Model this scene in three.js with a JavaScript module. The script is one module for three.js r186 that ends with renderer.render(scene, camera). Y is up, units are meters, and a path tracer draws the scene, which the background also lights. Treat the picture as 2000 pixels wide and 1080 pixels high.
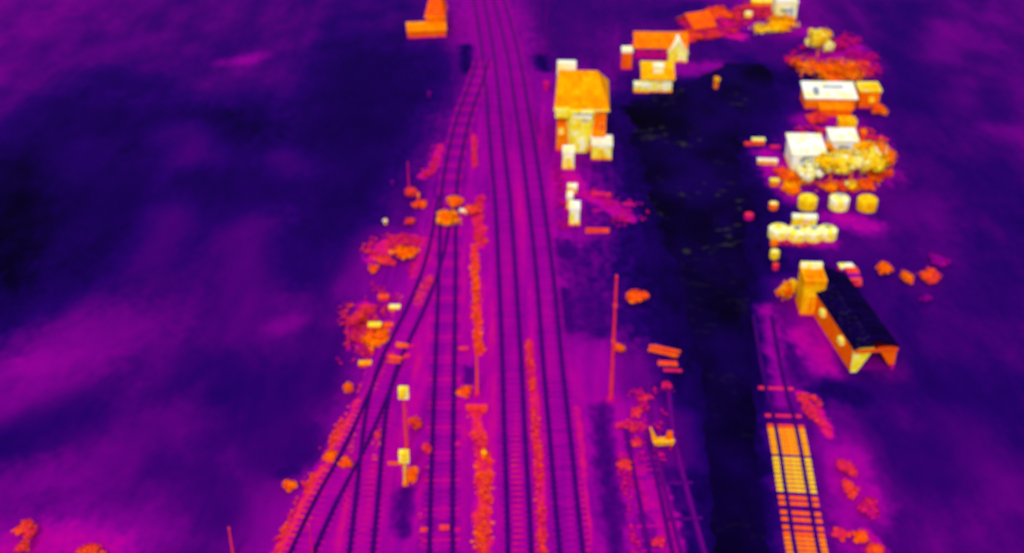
import * as THREE from 'three';
import { mergeGeometries, toCreasedNormals } from 'three/addons/utils/BufferGeometryUtils.js';
import { ConvexGeometry } from 'three/addons/geometries/ConvexGeometry.js';

// ------------------------------------------------------------------ camera, sky, sun, exposure
const scene = new THREE.Scene();
const camera = new THREE.PerspectiveCamera(25.218, 2000 / 1080, 1, 6000);
camera.position.set(0, 55.80, 0);
camera.rotation.set(-0.5224, 0, 0);
camera.focus = 30;
camera.userData.fStop = 0.28;
scene.add(camera);

// even overcast sky: a little brighter towards the zenith
{
  const W = 64, H = 32, d = new Float32Array(W * H * 4);
  for (let j = 0; j < H; j++) for (let i = 0; i < W; i++) {
    const e = Math.sin(((j + 0.5) / H - 0.5) * Math.PI), v = 0.54 + 0.10 * Math.max(0, e), k = (j * W + i) * 4;
    d[k] = v; d[k + 1] = v; d[k + 2] = v * 1.02; d[k + 3] = 1;
  }
  const t = new THREE.DataTexture(d, W, H, THREE.RGBAFormat, THREE.FloatType);
  t.mapping = THREE.EquirectangularReflectionMapping; t.magFilter = THREE.LinearFilter; t.needsUpdate = true;
  scene.background = t; scene.environment = t;
}
const sun = new THREE.DirectionalLight(new THREE.Color(1, 0.985, 0.96), 1.5);
sun.position.set(-34, 130, 40); sun.target.position.set(0, 0, -110);
sun.castShadow = true; sun.shadow.radius = 26; sun.shadow.mapSize.set(2048, 2048);
Object.assign(sun.shadow.camera, { left: -130, right: 130, top: 130, bottom: -130, near: 1, far: 500 });
scene.add(sun, sun.target);
const renderer = new THREE.WebGLRenderer({ antialias: true });
renderer.toneMapping = THREE.LinearToneMapping;
renderer.toneMappingExposure = 1.3;
renderer.shadowMap.enabled = true;

// ------------------------------------------------------------------ helpers
let seed = 20417;
const rnd = () => { seed = (seed * 1664525 + 1013904223) >>> 0; return seed / 4294967296; };
const rr = (a, b) => a + (b - a) * rnd();
const lerp = (a, b, k) => a + (b - a) * k;
const smooth = (a, b, x) => { const k = Math.min(1, Math.max(0, (x - a) / (b - a))); return k * k * (3 - 2 * k); };
const hash = (i, j) => { let h = (Math.imul(i, 374761393) + Math.imul(j, 668265263)) | 0; h = Math.imul(h ^ (h >>> 13), 1274126177); return ((h ^ (h >>> 16)) >>> 0) / 4294967296; };
function vn(x, y) { const i = Math.floor(x), j = Math.floor(y); let u = x - i, v = y - j; u = u * u * (3 - 2 * u); v = v * v * (3 - 2 * v);
  return lerp(lerp(hash(i, j), hash(i + 1, j), u), lerp(hash(i, j + 1), hash(i + 1, j + 1), u), v); }
const fbm = (x, y, o = 4) => { let s = 0, a = 0.5; for (let k = 0; k < o; k++) { s += a * vn(x, y); x = x * 2.03 + 7.7; y = y * 2.03 + 3.1; a *= 0.5; } return s / (1 - Math.pow(0.5, o)); };

// the false colours that things have in the photograph, from black through violet, red and yellow to white; grade 0..100
const PAL = [[0, 3, 2, 14], [5, 8, 0, 40], [10, 19, 0, 72], [20, 36, 0, 100], [30, 68, 0, 112], [40, 105, 0, 130], [50, 148, 0, 150], [58, 182, 0, 150], [66, 216, 18, 112], [72, 238, 52, 62],
  [80, 255, 92, 8], [88, 255, 156, 0], [94, 255, 218, 18], [96, 255, 240, 66], [98, 255, 251, 165], [100, 255, 255, 245]];
function srgb(g) { g = Math.min(100, Math.max(0, g)); let i = 1; while (PAL[i][0] < g) i++; const a = PAL[i - 1], b = PAL[i], k = (g - a[0]) / (b[0] - a[0]); return [1, 2, 3].map(n => lerp(a[n], b[n], k)); }
const LUT = Array.from({ length: 401 }, (_, i) => srgb(i / 4));
const colour = g => { const c = LUT[Math.round(Math.min(100, Math.max(0, g)) * 4)]; return new THREE.Color().setRGB(c[0] / 255, c[1] / 255, c[2] / 255, THREE.SRGBColorSpace).multiplyScalar(0.92); };
function dataTex(w, h, fn, srgbSpace = true) {
  const d = new Uint8Array(w * h * 4);
  for (let j = 0; j < h; j++) for (let i = 0; i < w; i++) { const c = fn(i, j), k = (j * w + i) * 4; d[k] = c[0]; d[k + 1] = c[1]; d[k + 2] = c[2]; d[k + 3] = 255; }
  const t = new THREE.DataTexture(d, w, h, THREE.RGBAFormat); t.magFilter = THREE.LinearFilter; t.minFilter = THREE.LinearFilter;
  if (srgbSpace) t.colorSpace = THREE.SRGBColorSpace; t.needsUpdate = true; return t;
}
// tiling patch noise, shared by all painted and plastered surfaces (one tile = 4 m)
const TN = 96, tileNoise = new Float32Array(TN * TN);
for (let j = 0; j < TN; j++) for (let i = 0; i < TN; i++) {
  const u = i / TN, v = j / TN, f = (a, b) => 0.6 * vn(a * 5, b * 5) + 0.4 * vn(a * 17 + 9, b * 17 + 4);
  tileNoise[j * TN + i] = lerp(lerp(f(u, v), f(u - 1 + 40, v), u), lerp(f(u, v - 1 + 40), f(u - 1 + 40, v - 1 + 40), u), v) - 0.5;
}
const mats = new Map(), maps = new Map();
function mat(g, o = {}) {               // a surface of one grade with patches and grain of neighbouring grades
  g = Math.min(100, Math.max(0, Math.round(g / 2) * 2));
  const mk = o.grey ? o.grey.join() : String(g), key = mk + '|' + (o.rough ?? 0.85);
  if (!maps.has(mk)) {
    const map = dataTex(TN, TN, (i, j) => { const n = tileNoise[j * TN + i]; return o.grey ? o.grey.map(c => c + n * 40) : LUT[Math.round(Math.min(100, Math.max(0, g + n * 13)) * 4)]; });
    map.wrapS = map.wrapT = THREE.RepeatWrapping; maps.set(mk, map);
  }
  if (!mats.has(key)) mats.set(key, new THREE.MeshPhysicalMaterial({ specularIntensity: 0.02, map: maps.get(mk), color: new THREE.Color(0.92, 0.92, 0.92), roughness: o.rough ?? 0.85, metalness: 0 }));
  return mats.get(key);
}
function fin(g) {                        // flat faces, uv in tiles of 4 m by the way each face lies
  if (g.index) g = g.toNonIndexed();
  g.deleteAttribute('normal'); g.computeVertexNormals();
  const p = g.attributes.position, n = g.attributes.normal, uv = new Float32Array(p.count * 2);
  for (let i = 0; i < p.count; i++) {
    const a = Math.abs(n.getX(i)), b = Math.abs(n.getY(i)), c = Math.abs(n.getZ(i)), x = p.getX(i), y = p.getY(i), z = p.getZ(i);
    const q = b > a && b > c ? [x, z] : a > c ? [z, y] : [x, y];
    uv[2 * i] = q[0] / 4; uv[2 * i + 1] = q[1] / 4;
  }
  g.setAttribute('uv', new THREE.BufferAttribute(uv, 2));
  for (const k of Object.keys(g.attributes)) if (!['position', 'normal', 'uv'].includes(k)) g.deleteAttribute(k);
  return g;
}
const used = new Map();
function numbered(n) { const k = used.get(n) ?? 0; used.set(n, k + 1); return k ? `${n}_${String(k).padStart(3, '0')}` : n; }
function add(name, geos, material, parent) {
  geos = (Array.isArray(geos) ? geos : [geos]).map(fin);
  const m = new THREE.Mesh(geos.length > 1 ? mergeGeometries(geos) : geos[0], material);
  m.name = parent === scene ? numbered(name) : name; m.castShadow = m.receiveShadow = true; parent.add(m); return m;
}
function thing(name, label, category, [x, z], turn = 0, group, y = 0) {
  const o = new THREE.Group(); o.name = numbered(name); o.position.set(x, y, z); o.rotation.y = turn;
  o.userData = { label, category }; if (group) o.userData.group = group; scene.add(o); return o;
}
const box = (w, h, d, x = 0, y = 0, z = 0) => new THREE.BoxGeometry(w, h, d).translate(x, y + h / 2, z);     // x, z centre; y underside
const hull = pts => new ConvexGeometry(pts.map(p => new THREE.Vector3(...p)));
const chamfer = (w, h, d, c, x = 0, y = 0, z = 0) => hull([[-1, -1], [1, -1], [1, 1], [-1, 1]].flatMap(([a, b]) => [
  [x + a * w / 2, y, z + b * d / 2], [x + a * w / 2, y + h - c, z + b * d / 2], [x + a * (w / 2 - c), y + h, z + b * (d / 2 - c)]]));
const AX = -0.04;                        // most houses stand square to the line

// ------------------------------------------------------------------ the ground: one sheet, its grades surveyed at points (x, z, grade)
const POINTS = [
  [-67.97,-167.16,38], [-60.81,-167.16,36], [-53.66,-167.16,34], [-46.50,-167.16,31], [-39.35,-167.16,34], [-32.19,-167.16,30], [-25.04,-167.16,27], [-17.89,-167.16,24], [-10.73,-167.16,30], [-3.58,-167.16,47], [3.58,-167.16,28], [10.73,-167.16,32], [17.89,-167.16,27], [25.04,-167.16,36], [32.19,-167.16,42], [39.35,-167.16,44], [46.50,-167.16,36], [53.66,-167.16,25], [60.81,-167.16,36], [67.97,-167.16,33],
  [-61.17,-147.23,34], [-54.73,-147.23,32], [-48.29,-147.23,30], [-41.85,-147.23,28], [-35.41,-147.23,33], [-28.98,-147.23,30], [-22.54,-147.23,20], [-16.10,-147.23,14], [-9.66,-147.23,17], [-3.22,-147.23,44], [3.22,-147.23,40], [9.66,-147.23,33], [16.10,-147.23,30], [22.54,-147.23,38], [28.98,-147.23,10], [35.41,-147.23,20], [41.85,-147.23,40], [48.29,-147.23,22], [54.73,-147.23,32], [61.17,-147.23,30],
  [-55.61,-130.93,23], [-49.76,-130.93,13], [-43.90,-130.93,14], [-38.05,-130.93,22], [-32.19,-130.93,21], [-26.34,-130.93,24], [-20.49,-130.93,12], [-14.63,-130.93,12], [-8.78,-130.93,33], [-2.93,-130.93,45], [2.93,-130.93,50], [8.78,-130.93,30], [14.63,-130.93,11], [20.49,-130.93,8], [26.34,-130.93,12], [32.19,-130.93,42], [38.05,-130.93,40], [43.90,-130.93,28], [49.76,-130.93,32], [55.61,-130.93,35],
  [-50.97,-117.34,10], [-45.61,-117.34,14], [-40.24,-117.34,16], [-34.88,-117.34,25], [-29.51,-117.34,16], [-24.15,-117.34,25], [-18.78,-117.34,16], [-13.41,-117.34,20], [-8.05,-117.34,46], [-2.68,-117.34,46], [2.68,-117.34,50], [8.05,-117.34,50], [13.41,-117.34,18], [18.78,-117.34,6], [24.15,-117.34,12], [29.51,-117.34,36], [34.88,-117.34,36], [40.24,-117.34,30], [45.61,-117.34,34], [50.97,-117.34,25],
  [-47.05,-105.84,7], [-42.10,-105.84,20], [-37.15,-105.84,15], [-32.19,-105.84,28], [-27.24,-105.84,24], [-22.29,-105.84,27], [-17.34,-105.84,17], [-12.38,-105.84,28], [-7.43,-105.84,50], [-2.48,-105.84,49], [2.48,-105.84,50], [7.43,-105.84,48], [12.38,-105.84,34], [17.34,-105.84,6], [22.29,-105.84,15], [27.24,-105.84,30], [32.19,-105.84,33], [37.15,-105.84,33], [42.10,-105.84,33], [47.05,-105.84,22],
  [-43.69,-95.99,13], [-39.09,-95.99,22], [-34.49,-95.99,22], [-29.90,-95.99,28], [-25.30,-95.99,33], [-20.70,-95.99,28], [-16.10,-95.99,26], [-11.50,-95.99,44], [-6.90,-95.99,52], [-2.30,-95.99,50], [2.30,-95.99,52], [6.90,-95.99,42], [11.50,-95.99,20], [16.10,-95.99,7], [20.70,-95.99,10], [25.30,-95.99,38], [29.90,-95.99,20], [34.49,-95.99,28], [39.09,-95.99,28], [43.69,-95.99,28],
  [-40.78,-87.44,30], [-36.49,-87.44,40], [-32.19,-87.44,42], [-27.90,-87.44,32], [-23.61,-87.44,34], [-19.32,-87.44,37], [-15.02,-87.44,25], [-10.73,-87.44,50], [-6.44,-87.44,50], [-2.15,-87.44,51], [2.15,-87.44,52], [6.44,-87.44,45], [10.73,-87.44,38], [15.02,-87.44,11], [19.32,-87.44,7], [23.61,-87.44,48], [27.90,-87.44,42], [32.19,-87.44,25], [36.49,-87.44,28], [40.78,-87.44,26],
  [-38.23,-79.97,46], [-34.21,-79.97,43], [-30.18,-79.97,30], [-26.16,-79.97,28], [-22.13,-79.97,27], [-18.11,-79.97,25], [-14.09,-79.97,34], [-10.06,-79.97,52], [-6.04,-79.97,50], [-2.01,-79.97,50], [2.01,-79.97,54], [6.04,-79.97,50], [10.06,-79.97,42], [14.09,-79.97,13], [18.11,-79.97,10], [22.13,-79.97,50], [26.16,-79.97,24], [30.18,-79.97,28], [34.21,-79.97,22], [38.23,-79.97,22],
  [-35.98,-73.38,22], [-32.19,-73.38,30], [-28.41,-73.38,36], [-24.62,-73.38,30], [-20.83,-73.38,26], [-17.04,-73.38,25], [-13.26,-73.38,42], [-9.47,-73.38,54], [-5.68,-73.38,50], [-1.89,-73.38,51], [1.89,-73.38,54], [5.68,-73.38,48], [9.47,-73.38,44], [13.26,-73.38,22], [17.04,-73.38,9], [20.83,-73.38,49], [24.62,-73.38,38], [28.41,-73.38,32], [32.19,-73.38,25], [35.98,-73.38,28],
  [-33.98,-67.52,36], [-30.41,-67.52,38], [-26.83,-67.52,35], [-23.25,-67.52,34], [-19.67,-67.52,30], [-16.10,-67.52,40], [-12.52,-67.52,56], [-8.94,-67.52,52], [-5.37,-67.52,50], [-1.79,-67.52,52], [1.79,-67.52,54], [5.37,-67.52,43], [8.94,-67.52,48], [12.52,-67.52,28], [16.10,-67.52,10], [19.67,-67.52,45], [23.25,-67.52,50], [26.83,-67.52,33], [30.41,-67.52,28], [33.98,-67.52,33],
  [-32.19,-62.27,50], [-28.81,-62.27,50], [-25.42,-62.27,42], [-22.03,-62.27,38], [-18.64,-62.27,30], [-15.25,-62.27,50], [-11.86,-62.27,56], [-8.47,-62.27,52], [-5.08,-62.27,48], [-1.69,-62.27,52], [1.69,-62.27,52], [5.08,-62.27,46], [8.47,-62.27,50], [11.86,-62.27,36], [15.25,-62.27,12], [18.64,-62.27,45], [22.03,-62.27,50], [25.42,-62.27,30], [28.81,-62.27,30], [32.19,-62.27,34]
];
// dry turf and bare earth that keep an outline of their own: path, half width, grade
const MATS = [
  { p: [[-3.28, -113.10], [-3.42, -108.00], [-2.91, -102.93]], w: 0.55, g: 68 },
  { p: [[-3.58, -102.73], [-3.20, -95.08], [-2.88, -87.44], [-2.68, -84.34]], w: 0.36, g: 73 },
  { p: [[-2.73, -76.57], [-2.50, -73.38], [-2.02, -70.36], [-1.96, -66.96], [-2.08, -64.30], [-1.80, -60.56]], w: 0.52, g: 70 },
  { p: [[1.27, -86.03], [1.54, -80.68], [1.74, -73.38], [1.91, -70.07], [1.92, -66.96], [1.93, -60.56]], w: 0.36, g: 67 },
  { p: [[-10.70, -80.32], [-11.95, -75.27], [-13.10, -71.55], [-13.60, -68.07], [-14.19, -64.30], [-15.14, -60.56]], w: 0.62, g: 69 },
  { p: [[-9.83, -84.34], [-10.58, -80.32]], w: 0.3, g: 66 },
  { p: [[-7.94, -125.90], [-8.33, -120.52], [-9.38, -117.96]], w: 0.5, g: 64 },
  { p: [[-4.33, -128.73], [-4.06, -120.52]], w: 0.28, g: 67 },
  { p: [[-8.02, -103.24], [-9.76, -103.75], [-11.64, -102.93], [-12.50, -100.73]], w: 1.1, g: 66 },
  { p: [[-8.02, -103.24], [-8.05, -99.75], [-8.71, -96.91]], w: 0.6, g: 64 },
  { p: [[-7.29, -96.44], [-8.22, -91.57]], w: 0.35, g: 70 },
  { p: [[-12.66, -91.57], [-12.96, -88.25], [-11.86, -85.87], [-10.98, -87.84]], w: 0.9, g: 66 },
  { p: [[22.46, -78.59], [23.02, -76.57], [23.56, -73.38]], w: 0.5, g: 66 },
  { p: [[4.88, -76.57], [5.02, -71.55], [4.98, -66.96], [5.00, -60.80]], w: 0.3, g: 63 },
  { p: [[7.86, -74.63], [10.01, -74.25]], w: 0.4, g: 65 },
  { p: [[7.85, -113.69], [9.79, -111.36], [11.62, -108.55]], w: 1.0, g: 59 },
  { p: [[7.96, -70.95], [8.57, -69.49], [9.19, -65.61]], w: 0.7, g: 60 },
  { p: [[9.89, -68.07], [10.39, -64.30], [10.41, -60.80]], w: 0.8, g: 58 },
  { p: [[23.80, -162.83], [28.24, -164.54], [30.79, -162.83]], w: 1.6, g: 62 },
  { p: [[23.96, -87.05], [25.09, -84.34], [25.27, -81.39]], w: 1.1, g: 56 },
  { p: [[23.92, -70.36], [23.61, -67.52], [24.36, -64.82]], w: 1.2, g: 54 },
  { p: [[6.71, -76.57], [6.77, -70.36], [6.76, -65.88], [6.77, -60.32]], w: 0.7, g: 30 },
  { p: [[32.62, -127.30], [36.79, -128.01], [39.54, -125.21]], w: 2.2, g: 54 }, { p: [[30.56, -119.87], [34.34, -117.34], [38.15, -118.59]], w: 2.4, g: 56 }, { p: [[28.00, -123.84], [28.44, -117.34], [29.20, -113.10]], w: 1.5, g: 56 },
  { p: [[39.16, -152.78], [44.29, -157.67], [45.34, -150.89]], w: 2.2, g: 56 }, { p: [[34.42, -133.18], [38.40, -132.42]], w: 1.8, g: 52 }, { p: [[32.32, -108.55], [34.44, -106.91]], w: 1.6, g: 56 }, { p: [[31.11, -169.40], [39.62, -164.97]], w: 2.2, g: 52 }, { p: [[26.10, -103.75], [30.13, -103.24]], w: 1.0, g: 54 },
  { p: [[16.77, -154.71], [21.57, -149.96], [26.28, -150.89]], w: 2.2, g: 46 }, { p: [[5.93, -117.96], [6.39, -116.10]], w: 1.2, g: 60 }, { p: [[21.22, -171.69], [26.95, -176.43]], w: 2.0, g: 22 },
  { p: [[-0.95, -143.72], [-2.05, -158.68], [-3.22, -171.69], [-5.04, -183.97]], w: 4.2, g: 48 },
  { p: [[5.08, -102.73], [5.63, -100.73]], w: 1.0, g: 28 }, { p: [[4.65, -93.74], [4.84, -88.25]], w: 0.8, g: 28 }, { p: [[6.57, -93.30], [6.48, -88.25]], w: 0.7, g: 28 }, { p: [[7.72, -92.86], [7.56, -87.44]], w: 0.8, g: 27 },
  { p: [[-7.47, -66.96], [-7.32, -62.77]], w: 0.55, g: 31 }, { p: [[-3.49, -82.11], [-3.43, -80.32]], w: 0.5, g: 36 },
  { p: [[-6.30, -158.68], [-5.72, -149.04]], w: 0.8, g: 14 }, { p: [[3.68, -154.32], [4.18, -149.96]], w: 0.9, g: 12 },
  { p: [[24.80, -79.27], [26.20, -78.45]], w: 1.4, g: 14 }, { p: [[-37.51, -152.78], [-35.33, -153.54], [-33.61, -155.10]], w: 1.2, g: 50, soft: true },
  { p: [[-40.27, -81.75], [-38.51, -83.22], [-36.21, -83.81]], w: 1.2, g: 48, soft: true }, { p: [[-19.66, -88.25], [-18.52, -89.22]], w: 0.9, g: 47, soft: true },
  { p: [[-15.53, -73.38], [-14.80, -70.95]], w: 1.1, g: 22, soft: true }, { p: [[-15.35, -86.65], [-16.00, -79.27], [-16.57, -72.76]], w: 1.4, g: 24, soft: true }, { p: [[34.43, -145.46], [32.19, -147.23], [28.33, -147.23]], w: 2.2, g: 12 },
  { p: [[-33.28, -60.56], [-31.52, -62.27], [-26.42, -61.04]], w: 1.4, g: 56 }, { p: [[23.51, -62.77], [23.85, -60.80]], w: 0.7, g: 58 },
  { p: [[22.20, -91.57], [21.53, -84.34], [20.81, -77.24]], w: 0.8, g: 50 }, { p: [[20.45, -74.95], [19.91, -67.79], [19.28, -61.29], [19.22, -58.92]], w: 1.35, g: 36 }, { p: [[-16.51, -68.92], [-15.59, -69.32]], w: 0.5, g: 22 },
];
// centre lines of the tracks
const MIDDLE = [[0.52, -58.92], [0.42, -64.82], [0.19, -73.38], [-0.04, -83.59], [-0.41, -95.99], [-0.93, -111.36], [-1.57, -123.84], [-2.19, -137.08], [-2.89, -150.89], [-3.82, -164.97], [-5.21, -181.40], [-8.27, -210.25]];
const OUTER = [[3.92, -58.92], [3.74, -64.82], [3.52, -73.38], [3.24, -83.59], [2.99, -95.99], [2.42, -111.36], [1.85, -123.84], [1.15, -137.08], [0.39, -150.89], [-0.71, -164.97], [-2.30, -181.40], [-5.66, -210.25]];
const PALE = [[-4.54, -58.92], [-4.80, -64.82], [-5.11, -73.38], [-5.44, -83.59], [-5.84, -95.99], [-6.24, -106.91], [-6.44, -114.89], [-6.21, -123.84], [-5.51, -134.72], [-4.44, -144.58], [-3.72, -152.78]];
const SWITCH = [[-9.77, -58.92], [-9.83, -61.04], [-9.98, -65.77], [-10.20, -71.55], [-10.29, -76.90], [-9.91, -82.41], [-9.22, -86.26], [-8.35, -90.89], [-7.65, -95.53], [-7.20, -99.75], [-6.91, -105.31], [-6.75, -112.52]];
const BANK = [[-13.89, -58.92], [-13.53, -61.39], [-12.69, -66.10], [-11.58, -70.95], [-10.75, -75.59], [-10.13, -79.83], [-9.61, -83.22]];
const SIDING = [[19.15, -58.92], [19.28, -61.29], [19.56, -64.30], [19.87, -67.79], [20.19, -71.07], [20.49, -75.14], [20.59, -78.59], [20.77, -81.75], [21.04, -85.10], [21.46, -89.88]];
const OLD_A = [[9.81, -58.92], [9.70, -61.04], [9.50, -66.96], [9.33, -70.95], [9.26, -74.00]];
const OLD_B = [[11.90, -58.92], [11.77, -61.04], [11.46, -66.42], [11.25, -70.95], [11.26, -75.27], [11.51, -79.97]];
const curveOf = pts => new THREE.CatmullRomCurve3(pts.map(p => new THREE.Vector3(p[0], 0, p[1])), false, 'centripetal');
// darker strips in the ground colour that broaden the line of every rail
const RAIL_STRIPS = [[MIDDLE, 0.17], [OUTER, 0.17], [PALE, 0.15], [SWITCH, 0.15], [BANK, 0.14], [OLD_A, 0.15], [OLD_B, 0.16]].flatMap(([pts, w]) => { const c = curveOf(pts), n = Math.ceil(c.getLength() / 4);
  return [-0.76, 0.76].map(s => ({ p: Array.from({ length: n + 1 }, (_, i) => { const q = c.getPointAt(i / n), d = c.getTangentAt(i / n); return [q.x - d.z * s, q.z + d.x * s]; }), w: w + 0.07, g: 37, amt: 0.85, jit: 0.6 })); });
const PATCHES = [
  { p: [[6.78, -156.67], [8.14, -174.03], [7.15, -189.30]], w: 4.5, g: 25, amt: 0.8, soft: true }, { p: [[14.80, -174.03], [20.10, -175.22]], w: 4.5, g: 25, amt: 0.8, soft: true }, { p: [[5.96, -100.73], [6.66, -91.57], [6.91, -88.25]], w: 1.8, g: 33, soft: true }, { p: [[13.29, -83.59], [13.46, -76.57]], w: 1.2, g: 26, soft: true },
  { p: [[-27.67, -116.10], [-19.48, -118.59], [-16.24, -129.46]], w: 5.0, g: 14, soft: true }, { p: [[-54.53, -129.46], [-42.12, -135.50]], w: 4.0, g: 15, soft: true }, { p: [[-19.16, -74.63], [-16.93, -70.36]], w: 2.0, g: 24, soft: true },
  { p: [[-52.16, -147.23], [-46.31, -144.58]], w: 3.5, g: 11, soft: true },
  { p: [[-53.48, -119.87], [-48.67, -109.10]], w: 5, g: 5, soft: true },
  { p: [[-33.83, -133.18], [-30.44, -130.93]], w: 4.0, g: 8, amt: 0.95, soft: true },
  { p: [[-20.58, -152.78], [-13.00, -140.33]], w: 4.5, g: 9, soft: true },
  { p: [[-10.06, -154.71], [-8.37, -147.23]], w: 3.0, g: 11, soft: true },
  { p: [[-19.51, -103.75], [-19.13, -97.84]], w: 2.6, g: 13, soft: true },
  { p: [[-46.88, -125.21], [-44.37, -118.59]], w: 3, g: 22, soft: true },
  { p: [[-37.17, -130.93], [-34.71, -123.84]], w: 2.4, g: 31, soft: true },
  { p: [[-24.98, -122.49], [-23.19, -119.87]], w: 2.2, g: 31, soft: true },
  { p: [[-34.73, -109.10], [-30.41, -92.43]], w: 2.0, g: 31, soft: true },
  { p: [[-26.25, -105.84], [-22.90, -88.25]], w: 1.8, g: 34, soft: true },
  { p: [[-40.65, -79.97], [-37.21, -84.34], [-33.28, -88.25]], w: 3.4, g: 43, soft: true },
  { p: [[-38.08, -77.24], [-35.77, -78.59]], w: 2.0, g: 44, soft: true },
  { p: [[-36.15, -72.76], [-33.17, -76.57]], w: 2.2, g: 17, soft: true },
  { p: [[-27.05, -74.00], [-25.24, -69.78]], w: 1.1, g: 20, soft: true },
  { p: [[-31.66, -68.07], [-25.68, -74.63]], w: 2.2, g: 40, soft: true },
  { p: [[-35.93, -66.96], [-34.00, -68.64]], w: 2, g: 46, soft: true },
  { p: [[-34.05, -61.78], [-26.63, -61.78]], w: 2.2, g: 50, soft: true },
  { p: [[-22.97, -82.11], [-18.68, -78.59]], w: 2.2, g: 19, soft: true },
  { p: [[-21.70, -68.64], [-19.73, -64.30]], w: 1.3, g: 23, soft: true },
  { p: [[-16.71, -81.39], [-15.20, -79.27]], w: 1.6, g: 20, soft: true },
  { p: [[-22.08, -138.69], [-17.40, -129.46]], w: 4, g: 11, soft: true },
  { p: [[-17.80, -113.69], [-17.97, -106.91]], w: 2.4, g: 13, soft: true },
  { p: [[-41.32, -117.34], [-40.24, -108.00]], w: 3, g: 13, soft: true },
  { p: [[-53.35, -138.69], [-50.08, -133.95]], w: 3, g: 11, soft: true },
  { p: [[58.40, -176.43], [47.53, -138.69]], w: 3.0, g: 17, soft: true },
  { p: [[60.81, -167.16], [56.34, -154.71]], w: 2.6, g: 42, soft: true },
  { p: [[55.19, -138.69], [59.44, -140.33]], w: 3, g: 35, soft: true },
  { p: [[56.19, -130.93], [56.88, -128.73]], w: 2, g: 42, soft: true },
  { p: [[58.45, -142.01], [56.64, -133.95]], w: 1.6, g: 18, soft: true },
  { p: [[50.75, -119.87], [50.67, -114.89]], w: 2.4, g: 16, soft: true },
  { p: [[28.03, -81.03], [29.47, -80.32]], w: 1.6, g: 24, soft: true },
  { p: [[34.02, -80.68], [34.76, -77.91]], w: 2.4, g: 17, soft: true },
  { p: [[42.31, -95.99], [42.93, -92.43]], w: 2.2, g: 20, soft: true },
  { p: [[40.69, -111.36], [41.75, -108.00]], w: 2.4, g: 37, soft: true },
  { p: [[35.07, -68.07], [34.83, -65.88]], w: 1.4, g: 42, soft: true },
  { p: [[30.15, -71.55], [30.39, -68.64]], w: 1.8, g: 22, soft: true },
  { p: [[33.93, -75.27], [33.85, -70.36]], w: 1.6, g: 31, soft: true },
  { p: [[21.67, -140.33], [16.45, -98.79]], w: 6.0, g: 6, amt: 0.95, soft: true },
  { p: [[17.45, -135.50], [15.82, -119.87]], w: 3.2, g: 10, soft: true },
  { p: [[29.27, -149.04], [29.72, -140.33]], w: 3, g: 8, soft: true },
  { p: [[15.29, -96.91], [14.69, -88.25]], w: 3.0, g: 9, amt: 0.95, soft: true },
  { p: [[10.51, -89.88], [13.05, -89.06]], w: 1.8, g: 15, soft: true },
  { p: [[19.97, -98.79], [17.45, -83.59], [15.82, -70.36], [14.53, -59.85]], w: 3.3, g: 8, amt: 0.95, soft: true },
  { p: [[30.05, -138.69], [27.84, -129.46]], w: 2, g: 12, soft: true },
  { p: [[12.26, -138.69], [12.47, -129.46]], w: 2.0, g: 14, soft: true },
  { p: [[11.53, -101.72], [14.31, -100.73]], w: 1.4, g: 16, soft: true },
  { p: [[10.39, -83.59], [9.60, -79.27]], w: 1.2, g: 36, soft: true },
  { p: [[12.72, -75.27], [12.88, -70.36]], w: 1.0, g: 36, soft: true },
  { p: [[6.27, -84.34], [6.24, -76.57]], w: 1.1, g: 50, soft: true },
  { p: [[10.15, -76.57], [10.36, -70.95]], w: 1.2, g: 55, soft: true },
  { p: [[24.66, -95.08], [24.20, -88.25]], w: 1.4, g: 50, soft: true },
  { p: [[25.76, -87.44], [25.34, -83.59]], w: 1.5, g: 56, soft: true },
  { p: [[24.19, -71.55], [24.28, -65.88]], w: 1.4, g: 52, soft: true },
  { p: [[29.08, -83.59], [30.35, -82.11]], w: 1.2, g: 46, soft: true },
  { p: [[27.40, -95.08], [27.92, -93.30]], w: 1, g: 26, soft: true },
  { p: [[-11.80, -104.79], [-13.70, -95.08]], w: 1.6, g: 44, soft: true },
  { p: [[-14.22, -77.91], [-15.15, -73.38]], w: 1.4, g: 40, soft: true },
  { p: [[-15.65, -66.96], [-16.68, -60.80]], w: 1.6, g: 46, soft: true },
];
const GX0 = -88, GX1 = 88, GZ0 = -196, GZ1 = -50, GN = 2048;
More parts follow.
